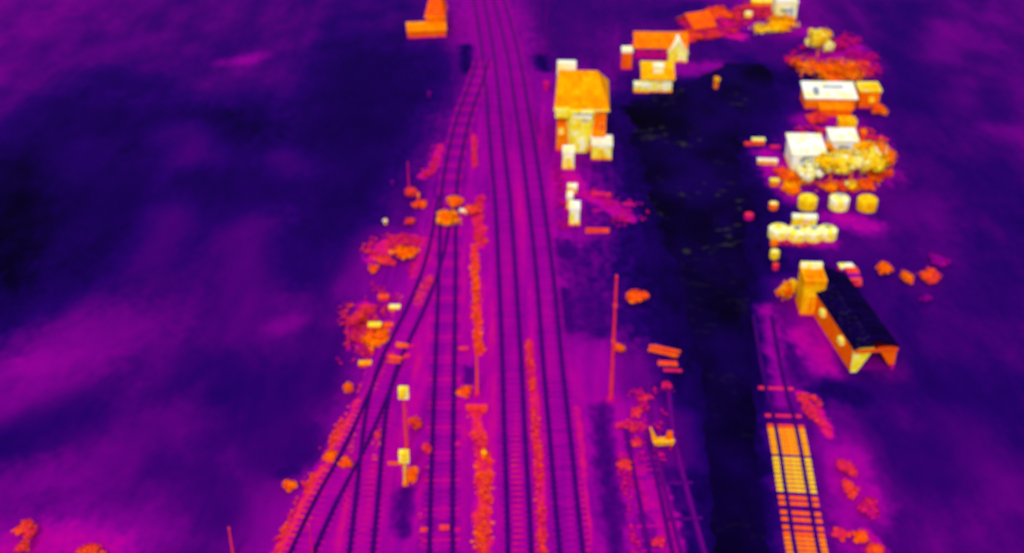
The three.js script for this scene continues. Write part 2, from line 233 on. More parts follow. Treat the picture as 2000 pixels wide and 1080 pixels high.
function groundTexture() {
  const C = 192, coarse = new Float32Array(C * C);
  const P = POINTS.map(([x, z, g]) => { const d = Math.hypot(55.8, z), sx = d * 0.041, sz = sx * d / 55.8; return [x, z, g, 1 / sx, 1 / sz]; });
  for (let j = 0; j < C; j++) for (let i = 0; i < C; i++) {
    const x = lerp(GX0, GX1, i / (C - 1)), z = lerp(GZ0, GZ1, j / (C - 1)); let s = 0, w = 0;
    for (const q of P) { const a = (x - q[0]) * q[3], b = (z - q[1]) * q[4], k = Math.exp(-1.7 * (a * a + b * b)) + 1e-5 / (1 + a * a + b * b) ** 2; s += k * q[2]; w += k; }
    coarse[j * C + i] = s / w;
  }
  const at = (x, z) => { const u = Math.min(C - 1.001, Math.max(0, (x - GX0) / (GX1 - GX0) * (C - 1))), v = Math.min(C - 1.001, Math.max(0, (z - GZ0) / (GZ1 - GZ0) * (C - 1)));
    const i = Math.floor(u), j = Math.floor(v), a = u - i, b = v - j, k = j * C + i; return lerp(lerp(coarse[k], coarse[k + 1], a), lerp(coarse[k + C], coarse[k + C + 1], a), b); };
  const segs = [...PATCHES, ...RAIL_STRIPS, ...MATS].flatMap(m => m.p.slice(1).map((q, i) => { const p = m.p[i]; return { p, q, w: m.w, g: m.g, lo: m.soft ? 0 : m.g < 58 ? 0.1 : 0.6, hi: m.soft ? 2.3 : m.g < 58 ? 1.9 : 1.4, amt: m.amt ?? (m.soft ? 0.62 : 1), jit: m.jit ?? 1.3, x0: Math.min(p[0], q[0]) - m.w * 3.2, x1: Math.max(p[0], q[0]) + m.w * 3, z0: Math.min(p[1], q[1]) - m.w * 4, z1: Math.max(p[1], q[1]) + m.w * 4 }; }));
  let row = -1, near = [];
  return dataTex(GN, GN, (i, j) => {
    const x = lerp(GX0, GX1, (i + 0.5) / GN), z = lerp(GZ0, GZ1, (j + 0.5) / GN);
    const edge = Math.min(1, Math.min(i, GN - 1 - i, j, GN - 1 - j) / 60);
    const wx = x + 5 * (fbm(x * 0.11, z * 0.07, 3) - 0.5), wz = z + 8 * (fbm(x * 0.09 + 31, z * 0.06 + 8, 3) - 0.5);
    const line = 1 - smooth(9, 21, Math.abs(x - 2.5 + (z + 110) * 0.042) + 9 * (fbm(x * 0.2 + 60, z * 0.15, 3) - 0.5));
    let g = lerp(at(wx, wz), at(x, z), 0.8 * line);
    if (line < 1) g = lerp(24.5 + (g - 27) * 1.04 + 5 * (fbm(x * 0.75 + 9, z * 0.075 + 4, 3) - 0.5) + 11 * (fbm(x * 0.4 + 9, z * 0.24 + 4, 4) - 0.5) + 5 * (fbm(x * 0.16 + 15, z * 0.1 + 40, 3) - 0.5), g, line);
    if (line > 0) { const u = x + 0.042 * (z + 110); g += line * (5 + 17 * (fbm(u * 1.5 + 2, z * 0.045 + 6, 3) - 0.5) + 9 * (fbm(u * 2.2 + 40, z * 0.3 + 6, 3) - 0.5)); }
    g += lerp(12, 9, line) * (fbm(x * 0.32 + 5, z * 0.13 + 2, 4) - 0.5) + 5 * (fbm(x * 1.9, z * 1.3, 3) - 0.5) + 3.5 * (hash(i, j) - 0.5);
    if (j !== row) { row = j; near = segs.filter(s => z >= s.z0 && z <= s.z1); }
    for (const s of near) {
      if (x < s.x0 || x > s.x1) continue;
      const ex = s.q[0] - s.p[0], ez = s.q[1] - s.p[1], k = Math.min(1, Math.max(0, ((x - s.p[0]) * ex + (z - s.p[1]) * ez) / (ex * ex + ez * ez)));
      const d = Math.hypot(x - s.p[0] - k * ex, z - s.p[1] - k * ez) / s.w + s.jit * (fbm(x * 1.7 + 11, z * 1.1 + 3, 3) - 0.5);
      const m = s.amt * (1 - smooth(s.lo, s.hi, d)); if (m > 0) g = lerp(g, s.g + (s.hi > 2 ? 7 * (fbm(x * 0.7 + 3, z * 0.25, 3) - 0.5) : 9 * (fbm(x * 2.6, z * 2.1, 2) - 0.5)), m);
    }
    return LUT[Math.round(Math.min(100, Math.max(0, lerp(27, g, edge))) * 4)];
  });
}
const gtex = groundTexture();
const gmap = gtex;
const bump = dataTex(256, 256, (i, j) => { const n = 255 * (0.5 * vn(i * 0.25, j * 0.25) + 0.5 * hash(i, j)); return [n, n, n]; }, false);
const groundMat = new THREE.MeshPhysicalMaterial({ specularIntensity: 0.02, map: gmap, color: new THREE.Color(0.92, 0.92, 0.92), roughness: 1 });
const guv = g => { const p = g.attributes.position, uv = new Float32Array(p.count * 2); for (let i = 0; i < p.count; i++) { uv[2 * i] = (p.getX(i) - GX0) / (GX1 - GX0); uv[2 * i + 1] = (p.getZ(i) - GZ0) / (GZ1 - GZ0); } g.setAttribute('uv', new THREE.BufferAttribute(uv, 2)); return g; };
{
  // one sheet: a fine, gently uneven middle and long outer cells to the horizon
  const axis = (a, b, n, far) => [-far, -far * 0.3, ...Array.from({ length: n + 1 }, (_, i) => lerp(a, b, i / n)), far * 0.3, far];
  const xs = axis(GX0, GX1, 150, 3000), zs = axis(GZ0, GZ1, 130, 3000), pos = [], idx = [];
  for (const z of zs) for (const x of xs) {
    const near = Math.abs(x - 2.5 + (z + 110) * 0.042), out = Math.abs(x) < 88 && z > -196 && z < -50 && x < -30 ? 1 : 0;
    pos.push(x, out * smooth(14, 30, near) * 0.5 * (fbm(x * 0.12, z * 0.12, 3) - 0.75), z);
  }
  const n = xs.length;
  for (let j = 0; j < zs.length - 1; j++) for (let i = 0; i < n - 1; i++) { const a = j * n + i; idx.push(a, a + n, a + 1, a + 1, a + n, a + n + 1); }
  const g = new THREE.BufferGeometry(); g.setAttribute('position', new THREE.Float32BufferAttribute(pos, 3)); g.setIndex(idx); g.computeVertexNormals(); guv(g);
  const m = new THREE.Mesh(g, groundMat); m.name = 'ground'; m.receiveShadow = true; m.userData = { kind: 'structure', label: 'violet and dark blue fields around the railway line', category: 'ground' }; scene.add(m);
}

// the cold road that opens into a yard between the houses: a sheet of its own with scuffed edges
{
  const L = [[12.94, -59.85], [13.37, -64.82], [13.92, -71.55], [14.64, -79.27], [14.91, -88.25], [14.73, -96.91], [14.24, -103.75], [13.50, -111.36], [13.21, -121.17], [12.99, -130.93], [12.88, -138.69], [17.06, -140.67], [21.68, -145.46], [27.16, -152.40]];
  const R = [[16.91, -59.85], [17.33, -64.82], [18.09, -71.55], [19.20, -79.27], [20.48, -88.25], [21.59, -96.91], [22.54, -103.75], [23.59, -111.36], [24.88, -119.87], [26.44, -127.30], [28.38, -133.95], [30.66, -138.69], [32.99, -144.58], [33.02, -151.83]];
  const cl = new THREE.CatmullRomCurve3(L.map(p => new THREE.Vector3(p[0], 0, p[1]))), cr = new THREE.CatmullRomCurve3(R.map(p => new THREE.Vector3(p[0], 0, p[1])));
  const n = 420, k = 12, pos = [], uv = [], idx = [];
  for (let i = 0; i <= n; i++) { const a = cl.getPoint(i / n), b = cr.getPoint(i / n);
    const e0 = 0.22 * (fbm(i * 0.13, 3, 5) - 0.5), e1 = 0.16 * (fbm(i * 0.13, 9, 5) - 0.5);
    for (let j = 0; j <= k; j++) { const q = a.clone().lerp(b, lerp(0.06 + e0, 0.95 + e1, j / k)); pos.push(q.x, 0.012, q.z); uv.push((q.x - 8) / 32, (q.z + 170) / 116); } }
  for (let i = 0; i < n; i++) for (let j = 0; j < k; j++) { const a = i * (k + 1) + j; idx.push(a, a + 1, a + k + 1, a + 1, a + k + 2, a + k + 1); }
  const g = new THREE.BufferGeometry(); g.setAttribute('position', new THREE.Float32BufferAttribute(pos, 3)); g.setAttribute('uv', new THREE.Float32BufferAttribute(uv, 2)); g.setIndex(idx); g.computeVertexNormals();
  const tx = dataTex(512, 1536, (i, j) => { const x = 8 + i / 512 * 32, z = -170 + j / 1536 * 116;
    const q = 7.5 + 16 * (fbm(x * 0.22, z * 0.12, 4) - 0.5) + 3 * (hash(i, j) - 0.5), c = LUT[Math.round(Math.max(0.5, q) * 4)];
    const f = smooth(0.60, 0.74, fbm(x * 1.1, z * 1.7 + 60, 4)) * smooth(0.45, 0.6, fbm(x * 0.3 + 3, z * 0.2, 2)) * (z < -98 ? 1 : 0.25);      // pale worn flecks
    return [lerp(c[0], 42, f), lerp(c[1], 42, f), lerp(c[2], 44, f)]; });
  const m = new THREE.Mesh(g, new THREE.MeshPhysicalMaterial({ specularIntensity: 0.02, map: tx, color: new THREE.Color(0.92, 0.92, 0.92), roughness: 0.95 }));
  m.name = 'road'; m.receiveShadow = true; m.userData = { kind: 'structure', label: 'near black road widening to a yard between the houses', category: 'road' }; scene.add(m);
}

// ------------------------------------------------------------------ railway tracks
function ribbon(curve, section, step = 1.5, t0 = 0, t1 = 1) {      // sweep an open or closed section (sideways, up) along a curve
  const n = Math.max(2, Math.ceil(curve.getLength() * (t1 - t0) / step)), pos = [], idx = [], m = section.length;
  for (let i = 0; i <= n; i++) { const t = lerp(t0, t1, i / n), p = curve.getPointAt(t), d = curve.getTangentAt(t); for (const [s, y] of section) pos.push(p.x - d.z * s, y, p.z + d.x * s); }
  for (let i = 0; i < n; i++) for (let j = 0; j < m - 1; j++) { const a = i * m + j; idx.push(a, a + 1, a + m, a + 1, a + m + 1, a + m); }
  const g = new THREE.BufferGeometry(); g.setAttribute('position', new THREE.Float32BufferAttribute(pos, 3)); g.setIndex(idx); g.computeVertexNormals(); return g;
}
const sleeperGeo = fin(chamfer(2.6, 0.2, 0.25, 0.03));
function track(label, pts, o = {}) {
  const curve = curveOf(pts), len = curve.getLength(), top = o.top ?? 0.16, g = thing('railway_track', label, 'railway track', [0, 0], 0, 'railway tracks of the station');
  if (o.ballast !== false) {
    const b = new THREE.Mesh(guv(ribbon(curve, [[-1.95, -0.02], [-1.5, top], [0, top + 0.012], [1.5, top], [1.95, -0.02]])), groundMat); b.name = 'ballast'; b.receiveShadow = b.castShadow = true; g.add(b);
  }
  const rail = mat(o.rail ?? 30, { rough: 0.6 });
  for (const s of [-0.76, 0.76]) {
    const y = top + 0.05, r = ribbon(curve, [[s - 0.15, y], [s - 0.15, y + 0.03], [s - 0.04, y + 0.06], [s - 0.075, y + 0.13], [s - 0.075, y + 0.18], [s + 0.075, y + 0.18], [s + 0.075, y + 0.13], [s + 0.04, y + 0.06], [s + 0.15, y + 0.03], [s + 0.15, y], [s - 0.15, y]], 1.0);
    add('rail', r, rail, g);
  }
  let d = o.from ?? 0.4, k = 0; const end = Math.min(len, o.to ?? 135);
  while (d < end && k < 290) {
    const t = d / len, p = curve.getPointAt(t), q = curve.getTangentAt(t), spec = o.grade ? o.grade(d, k) : null;
    const gr = spec ?? (o.sleeper ?? 50) + Math.round(3 * (rnd() - 0.3)) * 2;
    const m = new THREE.Mesh(sleeperGeo, mat(gr)); m.name = 'sleeper'; m.castShadow = m.receiveShadow = true;
    m.position.set(p.x, top - 0.12, p.z); m.rotation.y = Math.atan2(q.x, q.z) + rr(-0.015, 0.015); m.scale.set(o.wide ?? 1, 1, (o.deep ? o.deep(d) : 1)); g.add(m);
    d += o.step ? o.step(d) : 0.62 + rr(-0.02, 0.02); k++;
  }
  return g;
}
track('straight railway track between the two weedy orange strips, next to the outer through track',
  MIDDLE, { top: 0.17, sleeper: 49 });
track('straight railway track alongside the ditch, on the side of the orange roofed station building',
  OUTER, { top: 0.18, sleeper: 50 });
track('railway track with pale sleepers passing the signal masts and the orange bush on the rails',
  PALE,
  { top: 0.2, grade: (d, k) => [52, 56, 50, 60, 48, 54, 58, 50, 62, 47][(k * 7) % 10] });
track('railway track curving off through the switch beside the red bushes',
  SWITCH,
  { top: 0.19, sleeper: 53 });
track('outermost railway track along the red weedy bank at the field edge',
  BANK, { top: 0.18, sleeper: 54, to: 40 });
track('lone siding track with hot orange sleepers beside the near black road',
  SIDING, {
    top: 0.1, rail: 30, to: 26, wide: 1.05,
    step: d => d < 3.2 ? 0.45 : d < 8.0 ? [0.62, 0.8, 0.7, 0.95][Math.floor(d * 1.3) % 4] : d < 11.4 ? 0.5 : d < 11.8 ? 0.7 : d < 15.2 ? 0.46 : d < 16 ? 1.3 : d < 18 ? 3.6 : 30,
    deep: d => d > 3.2 && d < 8 ? 1.5 : d < 3.2 ? 1.35 : d < 11.5 ? 1.4 : 1.5,
    grade: d => d < 3.2 ? 83 : d < 8.0 ? 80 : d < 11.6 ? 92 : d < 15.2 ? 88 : d < 16 ? 76 : 70 });

track('overgrown old track without ballast beside the ditch', OLD_A, { top: 0.0, ballast: false, rail: 36, to: 22, step: () => rr(0.6, 2.2), grade: (d, k) => [52, 56, 49, 60][k % 4] });
track('overgrown old track without ballast running past the metal trough', OLD_B, { top: 0.0, ballast: false, rail: 40, to: 30, step: () => rr(3.0, 6.0), grade: (d, k) => [38, 36][k % 2] });

// ------------------------------------------------------------------ vegetation
const foliageMat = new THREE.MeshPhysicalMaterial({ specularIntensity: 0.02, vertexColors: true, roughness: 1, side: THREE.DoubleSide });
const barkMat = g => mat(g);
function leaves(lobes, g, leaf, count, spread = 3.5, round = false) {
  const pos = [], nor = [], col = [], vol = lobes.map(l => l[3] * l[3]), sum = vol.reduce((a, b) => a + b, 0), v = new THREE.Vector3(), a = new THREE.Vector3(), b = new THREE.Vector3(), r = new THREE.Vector3();
  for (let k = 0; k < count; k++) {
    let q = rnd() * sum, i = 0; while (i < lobes.length - 1 && q > vol[i]) q -= vol[i++];
    const [lx, ly, lz, lr, sy] = lobes[i], tone = (hash(i + lobes.length * 7, Math.round(lr * 1000)) - 0.5) * 6;
    v.set(rr(-1, 1), rr(-0.75, 1), rr(-1, 1)).normalize(); const n = v.clone(), rad = lr * Math.pow(rnd(), 0.2) * ((round ? 0.85 : 0.55) + (round ? 0.3 : 0.95) * fbm(n.x * 2.1 + lx * 3 + 20, n.y * 2.1 + n.z * 1.7 + 20, 2));
    if (!round && rnd() < 0.07) n.multiplyScalar(rr(1.1, 1.5));
    const c = [lx + n.x * rad, Math.max(leaf * 0.4, ly + n.y * rad * (sy ?? 1)), lz + n.z * rad];
    r.set(rr(-1, 1), rr(-1, 1), rr(-1, 1)).multiplyScalar(0.6).addScaledVector(n, 1.2); r.y += 0.45; r.normalize();
    a.set(rr(-1, 1), rr(-1, 1), rr(-1, 1)).cross(r).normalize(); b.crossVectors(r, a);
    const s = leaf * rr(0.6, 1.25), w = s * 0.62, cc = colour(g + 1 + tone + rr(-spread, spread) + 4 * (fbm(c[0] * 1.4 + 50, c[2] * 1.4 + c[1] + 50, 2) - 0.5));
    const P = [[-s, 0], [0, -w], [s, 0], [0, w]].map(([x, y]) => [c[0] + a.x * x + b.x * y, c[1] + a.y * x + b.y * y, c[2] + a.z * x + b.z * y]);
    for (const t of [0, 1, 2, 0, 2, 3]) { pos.push(...P[t]); nor.push(r.x, r.y, r.z); col.push(cc.r, cc.g, cc.b); }
  }
  const geo = new THREE.BufferGeometry(); geo.setAttribute('position', new THREE.Float32BufferAttribute(pos, 3)); geo.setAttribute('normal', new THREE.Float32BufferAttribute(nor, 3)); geo.setAttribute('color', new THREE.Float32BufferAttribute(col, 3));
  return geo;
}
function bush(name, label, p, w, h, g, o = {}) {
  w *= o.grow ?? 1.04; h *= 1.1;
  const t = thing(name, label, o.cat ?? 'bush', p, rr(0, 6), o.group, o.y ?? 0), lobes = [], R = w / 2, tall = o.trunk ?? 0;
  const n = o.lobes ?? 7, body = h - tall;
  for (let i = 0; i < n; i++) { const an = i * 2.4 + rr(-0.4, 0.4), d = i ? R * (o.round ? 0.2 : rr(0.3, 0.85)) : 0, r = i ? R * (o.round ? 0.75 : rr(0.2, 0.55)) : R * (o.round ? 0.95 : 0.6), ry = Math.min(1.6, body / w * 1.15);
    lobes.push([Math.cos(an) * d, tall + Math.max(r * ry * 0.75, body * (i ? rr(0.3, 0.72) : 0.55) - 0.1), Math.sin(an) * d, r, ry * 0.85]); }
  const leaf = o.leaf ?? Math.max(0.1, Math.min(0.26, w * 0.085));
  const m = new THREE.Mesh(leaves(lobes, g, leaf, o.count ?? Math.round(Math.min(1500, 120 + 26 * w * h / (leaf * leaf) * 0.5)), o.spread, o.round), foliageMat);
  m.name = tall > 0.5 ? 'crown' : 'foliage'; m.castShadow = m.receiveShadow = true; t.add(m);
  const limb = (a, b, r0, r1) => { const A = new THREE.Vector3(...a), B = new THREE.Vector3(...b), d = B.clone().sub(A), c = new THREE.CylinderGeometry(r1, r0, d.length(), 6); c.applyQuaternion(new THREE.Quaternion().setFromUnitVectors(new THREE.Vector3(0, 1, 0), d.normalize())); return c.translate((A.x + B.x) / 2, (A.y + B.y) / 2, (A.z + B.z) / 2); };
  const th = Math.max(0.03, w * 0.035), top = tall + body * 0.35;
  add(tall > 0.5 ? 'trunk' : 'stem', [limb([0, -0.05, 0], [0.02, top, 0.02], th * 1.3, th * 0.8), ...lobes.slice(1).map(l => limb([0.02, top * 0.7, 0.02], [l[0] * 0.85, l[1], l[2] * 0.85], th * 0.7, th * 0.3))], barkMat(g - 12), t);
  return t;
}
// low weeds: countless tufts, one object for each strip
const tuftGeo = (() => { const pos = [], nor = []; for (let k = 0; k < 9; k++) { const a = k * 0.7 + rr(-0.3, 0.3), l = rr(0.7, 1.1), out = rr(0.7, 1.3), w = 0.24, cx = Math.cos(a), sz = Math.sin(a);
  const P = [[-sz * w, 0, cx * w], [sz * w, 0, -cx * w], [cx * out * 0.6 + sz * w * 0.9, l * 0.6, sz * out * 0.6 - cx * w * 0.9], [cx * out, l * 0.8, sz * out], [cx * out * 0.6 - sz * w * 0.9, l * 0.6, sz * out * 0.6 + cx * w * 0.9]];
  for (const t of [0, 1, 2, 0, 2, 4, 4, 2, 3]) { pos.push(...P[t]); } }
  const g = new THREE.BufferGeometry(); g.setAttribute('position', new THREE.Float32BufferAttribute(pos, 3)); g.computeVertexNormals(); return g; })();
const tuftMat = new THREE.MeshPhysicalMaterial({ specularIntensity: 0.02, color: 0xffffff, roughness: 1, side: THREE.DoubleSide });
function weeds(label, pts, w, g, o = {}) {
  const c = curveOf(pts), len = c.getLength(), n = Math.round(len * w * (o.density ?? 26) * 2), m = new THREE.InstancedMesh(tuftGeo, tuftMat, n), M = new THREE.Matrix4(), q = new THREE.Quaternion(), up = new THREE.Vector3(0, 1, 0);
  for (let i = 0; i < n; i++) {
    let t, s, k = 0; do { t = rnd(); s = (rnd() + rnd() - 1); } while (fbm(t * len * 0.8 + 7, s * 2 + len, 2) < 0.5 && ++k < 6);
    const p = c.getPointAt(t), d = c.getTangentAt(t), hh = (o.h ?? 0.2) * rr(0.35, 1.25), ww = hh * rr(0.6, 1.05);
    M.compose(new THREE.Vector3(p.x - d.z * s * w, (o.y ?? 0.02), p.z + d.x * s * w), q.setFromAxisAngle(up, rr(0, 6.3)), new THREE.Vector3(ww, hh, ww)); m.setMatrixAt(i, M);
    m.setColorAt(i, colour(g + rr(-6, 6) + 8 * (fbm(p.x * 0.7, p.z * 0.4, 2) - 0.5)));
  }
  m.name = numbered('weed_strip'); m.castShadow = m.receiveShadow = true; m.userData = { label, category: 'weeds', kind: 'stuff' }; scene.add(m);
}
weeds('orange weeds along the foot of the tall thin mast between two tracks', MATS[1].p, 0.5, 76);
weeds('ragged red orange weeds beyond the low concrete bar between two tracks', MATS[2].p, 0.75, 73);
weeds('red weeds below the orange bush that stands on the rails', MATS[0].p, 0.8, 69);
weeds('narrow red orange weeds between the two straight tracks', MATS[3].p, 0.4, 71, { y: 0.16 });
weeds('broad red weedy bank beside the outermost curving track', MATS[4].p, 1.1, 71);
weeds('thin red weeds on the bank where the outer tracks part', MATS[5].p, 0.5, 68, { y: 0.1 });
weeds('pink red weeds at the inside of the far switch', MATS[6].p, 1.0, 66);
weeds('upright red weeds in the fork of the far tracks', MATS[7].p, 0.4, 70);
weeds('red grass around the orange bush at the field edge', MATS[8].p, 2.2, 68, { density: 22 });
weeds('red weeds inside the curve of the switch track', MATS[9].p, 1.2, 66, { density: 24 });
weeds('orange red weeds between the curving rails', MATS[10].p, 0.7, 72, { y: 0.15 });
weeds('red undergrowth among the bushes beside the thin pale pole', MATS[11].p, 1.9, 69, { density: 26 });
weeds('red weeds running from the siding toward the dark roofed barn', MATS[12].p, 1.0, 68);
weeds('faint pink weeds beside the ditch along the straight tracks', MATS[13].p, 0.35, 62, { h: 0.15 });
weeds('pink weeds left of the orange metal trough', MATS[14].p, 0.8, 66);
weeds('pink weeds in the old yard beyond the ditch', MATS[16].p, 1.3, 60, { density: 16, h: 0.15 });

weeds('thin orange red weeds along the field side of the switch track', [[-7.84, -102.73], [-8.31, -97.84], [-9.46, -93.30], [-10.47, -87.44], [-11.24, -82.11], [-11.92, -78.59]], 0.35, 70, { density: 22 });
weeds('thin red weeds between the two diverging curving tracks', [[-11.46, -74.32], [-11.61, -71.55], [-11.86, -68.64]], 0.35, 71, { density: 24, y: 0.1 });
weeds('short red weeds between the switch rails', [[-9.98, -74.00], [-9.91, -70.07]], 0.3, 70, { density: 24, y: 0.15 });
weeds('broken red weeds left of the pale sleepered track', [[-6.14, -73.38], [-6.04, -69.20], [-6.06, -64.82], [-5.92, -60.56]], 0.3, 66, { density: 14, y: 0.08 });
weeds('pink weeds edging the outer straight track toward the station', [[4.93, -123.84], [5.15, -111.36], [5.35, -105.84]], 0.9, 60, { density: 8 });
weeds('red scrub between the field edge bushes and the curving track', [[-11.19, -95.08], [-12.43, -91.57], [-11.15, -85.10], [-12.30, -82.11]], 3.0, 66, { density: 6 });
weeds('orange scrub fringing the hot farmstead', [[28.83, -117.96], [30.28, -115.86], [33.89, -115.37], [37.19, -115.86], [39.40, -119.87], [40.78, -125.21]], 1.3, 80, { density: 18, h: 0.35 });
weeds('red scrub behind the farmstead houses', [[31.56, -129.17], [34.93, -130.04], [40.10, -129.75], [41.14, -126.60]], 1.1, 68, { density: 16, h: 0.3 });
weeds('red scrub around the yellow slanting tree', [[37.17, -152.78], [41.10, -158.68], [45.49, -162.83], [45.80, -152.78], [44.21, -146.34]], 2.4, 61, { density: 5, h: 0.3 });
weeds('red orange scrub from the barn to the white tower house', [[24.09, -162.41], [28.12, -163.68], [31.83, -169.40], [35.69, -174.99], [36.90, -169.40]], 2.2, 70, { density: 14, h: 0.35 });
weeds('red scrub around the wide orange roofed house', [[16.34, -157.47], [16.89, -159.91], [23.90, -163.68]], 1.2, 68, { density: 12, h: 0.3 });
weeds('red scrub at the foot of the tanks', [[25.05, -103.34], [27.19, -103.14], [30.20, -103.54]], 0.8, 70, { density: 16 });
weeds('pink pebbly weeds along the old track edge', [[7.76, -71.25], [7.94, -67.52], [8.05, -60.56]], 0.35, 64, { density: 16 });
weeds('pink scrub in the yard beside the narrow cream hut', [[7.88, -114.29], [10.34, -111.94], [12.22, -109.66], [9.48, -106.91]], 1.6, 62, { density: 7 });
weeds('pink scrub around the metal trough', [[10.00, -79.27], [10.47, -75.92], [9.36, -72.15], [11.54, -71.55]], 1.6, 62, { density: 7 });

// ------------------------------------------------------------------ houses
function house(o) {           // front middle at o.p; +z faces the line's near end; roof: gable (ridge across), gate (ridge away), hip, flat, lean
  const t = thing(o.name ?? 'house', o.label, o.cat ?? 'house', o.p, o.turn ?? AX, o.group), { w, d, h } = o, e = o.over ?? 0.35, r = o.rise ?? 1.5, wm = mat(o.wall), rm = mat(o.top, { rough: 0.75 });
  add('foundation', box(w + 0.12, 0.22, d + 0.12, 0, -0.05, -d / 2), mat(o.wall - 14), t);
  const wall = [box(w, h - 0.17, d, 0, 0.17, -d / 2)];
  if (o.roof === 'gable') { wall.push(hull([[-w / 2, h, 0], [-w / 2, h, -d], [-w / 2, h + r, -d / 2], [-w / 2 + 0.2, h, 0], [-w / 2 + 0.2, h, -d], [-w / 2 + 0.2, h + r, -d / 2]]), hull([[w / 2, h, 0], [w / 2, h, -d], [w / 2, h + r, -d / 2], [w / 2 - 0.2, h, 0], [w / 2 - 0.2, h, -d], [w / 2 - 0.2, h + r, -d / 2]])); }
  if (o.roof === 'gate') for (const z of [0, -d + 0.2]) wall.push(hull([[-w / 2, h, z], [w / 2, h, z], [0, h + r, z], [-w / 2, h, z - 0.2], [w / 2, h, z - 0.2], [0, h + r, z - 0.2]]));
  add('wall', wall, wm, t);
  const T = 0.14, s = r / (d / 2), sw = r / (w / 2);
  if (o.roof === 'gable') { for (const q of [1, -1]) { const z0 = -d / 2 + q * (d / 2 + e), y0 = h - e * s, yr = h + r, m = -d / 2, x = w / 2 + e;
      add('roof_slope', hull([[-x, y0 + 0.03, z0], [x, y0 + 0.03, z0], [-x, y0 + T + 0.03, z0], [x, y0 + T + 0.03, z0], [-x, yr + 0.03, m + q * 0.01], [x, yr + 0.03, m + q * 0.01], [-x, yr + T + 0.03, m + q * 0.01], [x, yr + T + 0.03, m + q * 0.01]]), rm, t); }
    add('ridge_cap', box(w + 2 * e + 0.06, 0.1, 0.34, 0, h + r + T - 0.01, -d / 2), mat(o.ridge ?? o.top + 3), t); }
  if (o.roof === 'gate') { for (const q of [1, -1]) { const x0 = q * (w / 2 + e), y0 = h - e * sw, yr = h + r;
      add('roof_slope', hull([[x0, y0 + 0.03, e], [x0, y0 + 0.03, -d - e], [x0, y0 + T + 0.03, e], [x0, y0 + T + 0.03, -d - e], [q * 0.01, yr + 0.03, e], [q * 0.01, yr + 0.03, -d - e], [q * 0.01, yr + T + 0.03, e], [q * 0.01, yr + T + 0.03, -d - e]]), rm, t); }
    add('ridge_cap', box(0.34, 0.1, d + 2 * e + 0.06, 0, h + r + T - 0.01, -d / 2), mat(o.ridge ?? o.top + 3), t); }
  if (o.roof === 'hip') { const x = w / 2 + e, [il, ir] = o.inset ?? [1.2, 1.2], E = [[-x, e], [x, e], [x, -d - e], [-x, -d - e]], m = -d / 2;
    add('roof', hull([...E.flatMap(([a, b]) => [[a, h + 0.02, b], [a, h + 0.17, b]]), [-x + il, h + r, m - 0.12], [-x + il, h + r, m + 0.12], [x - ir, h + r, m - 0.12], [x - ir, h + r, m + 0.12]]), rm, t);
    add('eaves_board', [box(2 * x + 0.06, 0.2, 0.06, 0, h - 0.04, e + 0.035)], mat(o.eaves ?? o.top + 5), t); }
  if (o.roof === 'flat') { add('roof', box(w + 2 * e, 0.18, d + 2 * e, 0, h + 0.004, -d / 2), rm, t);
    const q = 0.16, x = w / 2 + e, y = h + 0.186, D = d + 2 * e; add('parapet', [box(2 * x, 0.16, q, 0, y, e - q / 2), box(2 * x, 0.16, q, 0, y, -d - e + q / 2), box(q, 0.16, D - 2 * q, -x + q / 2, y, -d / 2), box(q, 0.16, D - 2 * q, x - q / 2, y, -d / 2)], mat(o.eaves ?? o.top + 3), t); }
  if (o.roof === 'lean') { const x = w / 2 + e; add('roof', hull([[-x, h - 0.02 - e * r / d, e], [x, h - 0.02 - e * r / d, e], [-x, h + 0.12 - e * r / d, e], [x, h + 0.12 - e * r / d, e], [-x, h + r, -d - e], [x, h + r, -d - e], [-x, h + r + 0.14, -d - e], [x, h + r + 0.14, -d - e]]), rm, t);
    add('wall', hull([[-w / 2, h - 0.03, -0.02], [w / 2, h - 0.03, -0.02], [-w / 2, h - 0.03, -d], [w / 2, h - 0.03, -d], [-w / 2, h + r * 0.96, -d], [w / 2, h + r * 0.96, -d]]), wm, t); }
  if (o.chimney) for (const [x, z, cw, top, g] of o.chimney) { const c = add('chimney', box(cw, top - h, cw, x, h, z), mat(g ?? o.wall), t); add('chimney_cap', box(cw + 0.14, 0.12, cw + 0.14, x, top, z), mat((g ?? o.wall) + 2), c); }
  for (const [x, y, ww, hh, g] of o.windows ?? []) { const f = add('window', box(ww, hh, 0.06, x, y, 0.032), mat(g), t), b = 0.07, fm = mat(o.frame ?? o.wall + 5);
    add('frame', [box(ww + 2 * b, b, 0.12, x, y + hh, 0.065), box(ww + 2 * b, b, 0.12, x, y - b, 0.065), box(b, hh, 0.12, x - ww / 2 - b / 2, y, 0.065), box(b, hh, 0.12, x + ww / 2 + b / 2, y, 0.065), box(0.05, hh, 0.03, x, y, 0.082)], fm, f);
    add('sill', box(ww + 0.3, 0.06, 0.2, x, y - b - 0.065, 0.105), fm, f); }
  for (const [x, ww, hh, g] of o.doors ?? []) { const f = add('door', box(ww, hh, 0.07, x, 0.18, 0.037), mat(g), t); add('handle', box(0.06, 0.16, 0.07, x + ww * 0.36, 1.1, 0.11), mat(Math.min(100, g + 14)), f);
    add('door_frame', [box(0.09, hh + 0.09, 0.12, x - ww / 2 - 0.046, 0.18, 0.065), box(0.09, hh + 0.09, 0.12, x + ww / 2 + 0.046, 0.18, 0.065), box(ww, 0.09, 0.12, x, 0.182 + hh, 0.065)], mat(Math.min(100, g + 6)), t); }
  return t;
}
const pale = (g, grey) => mat(0, { grey, rough: 0.8 });
const GREY = () => pale(0, [138, 150, 165]);

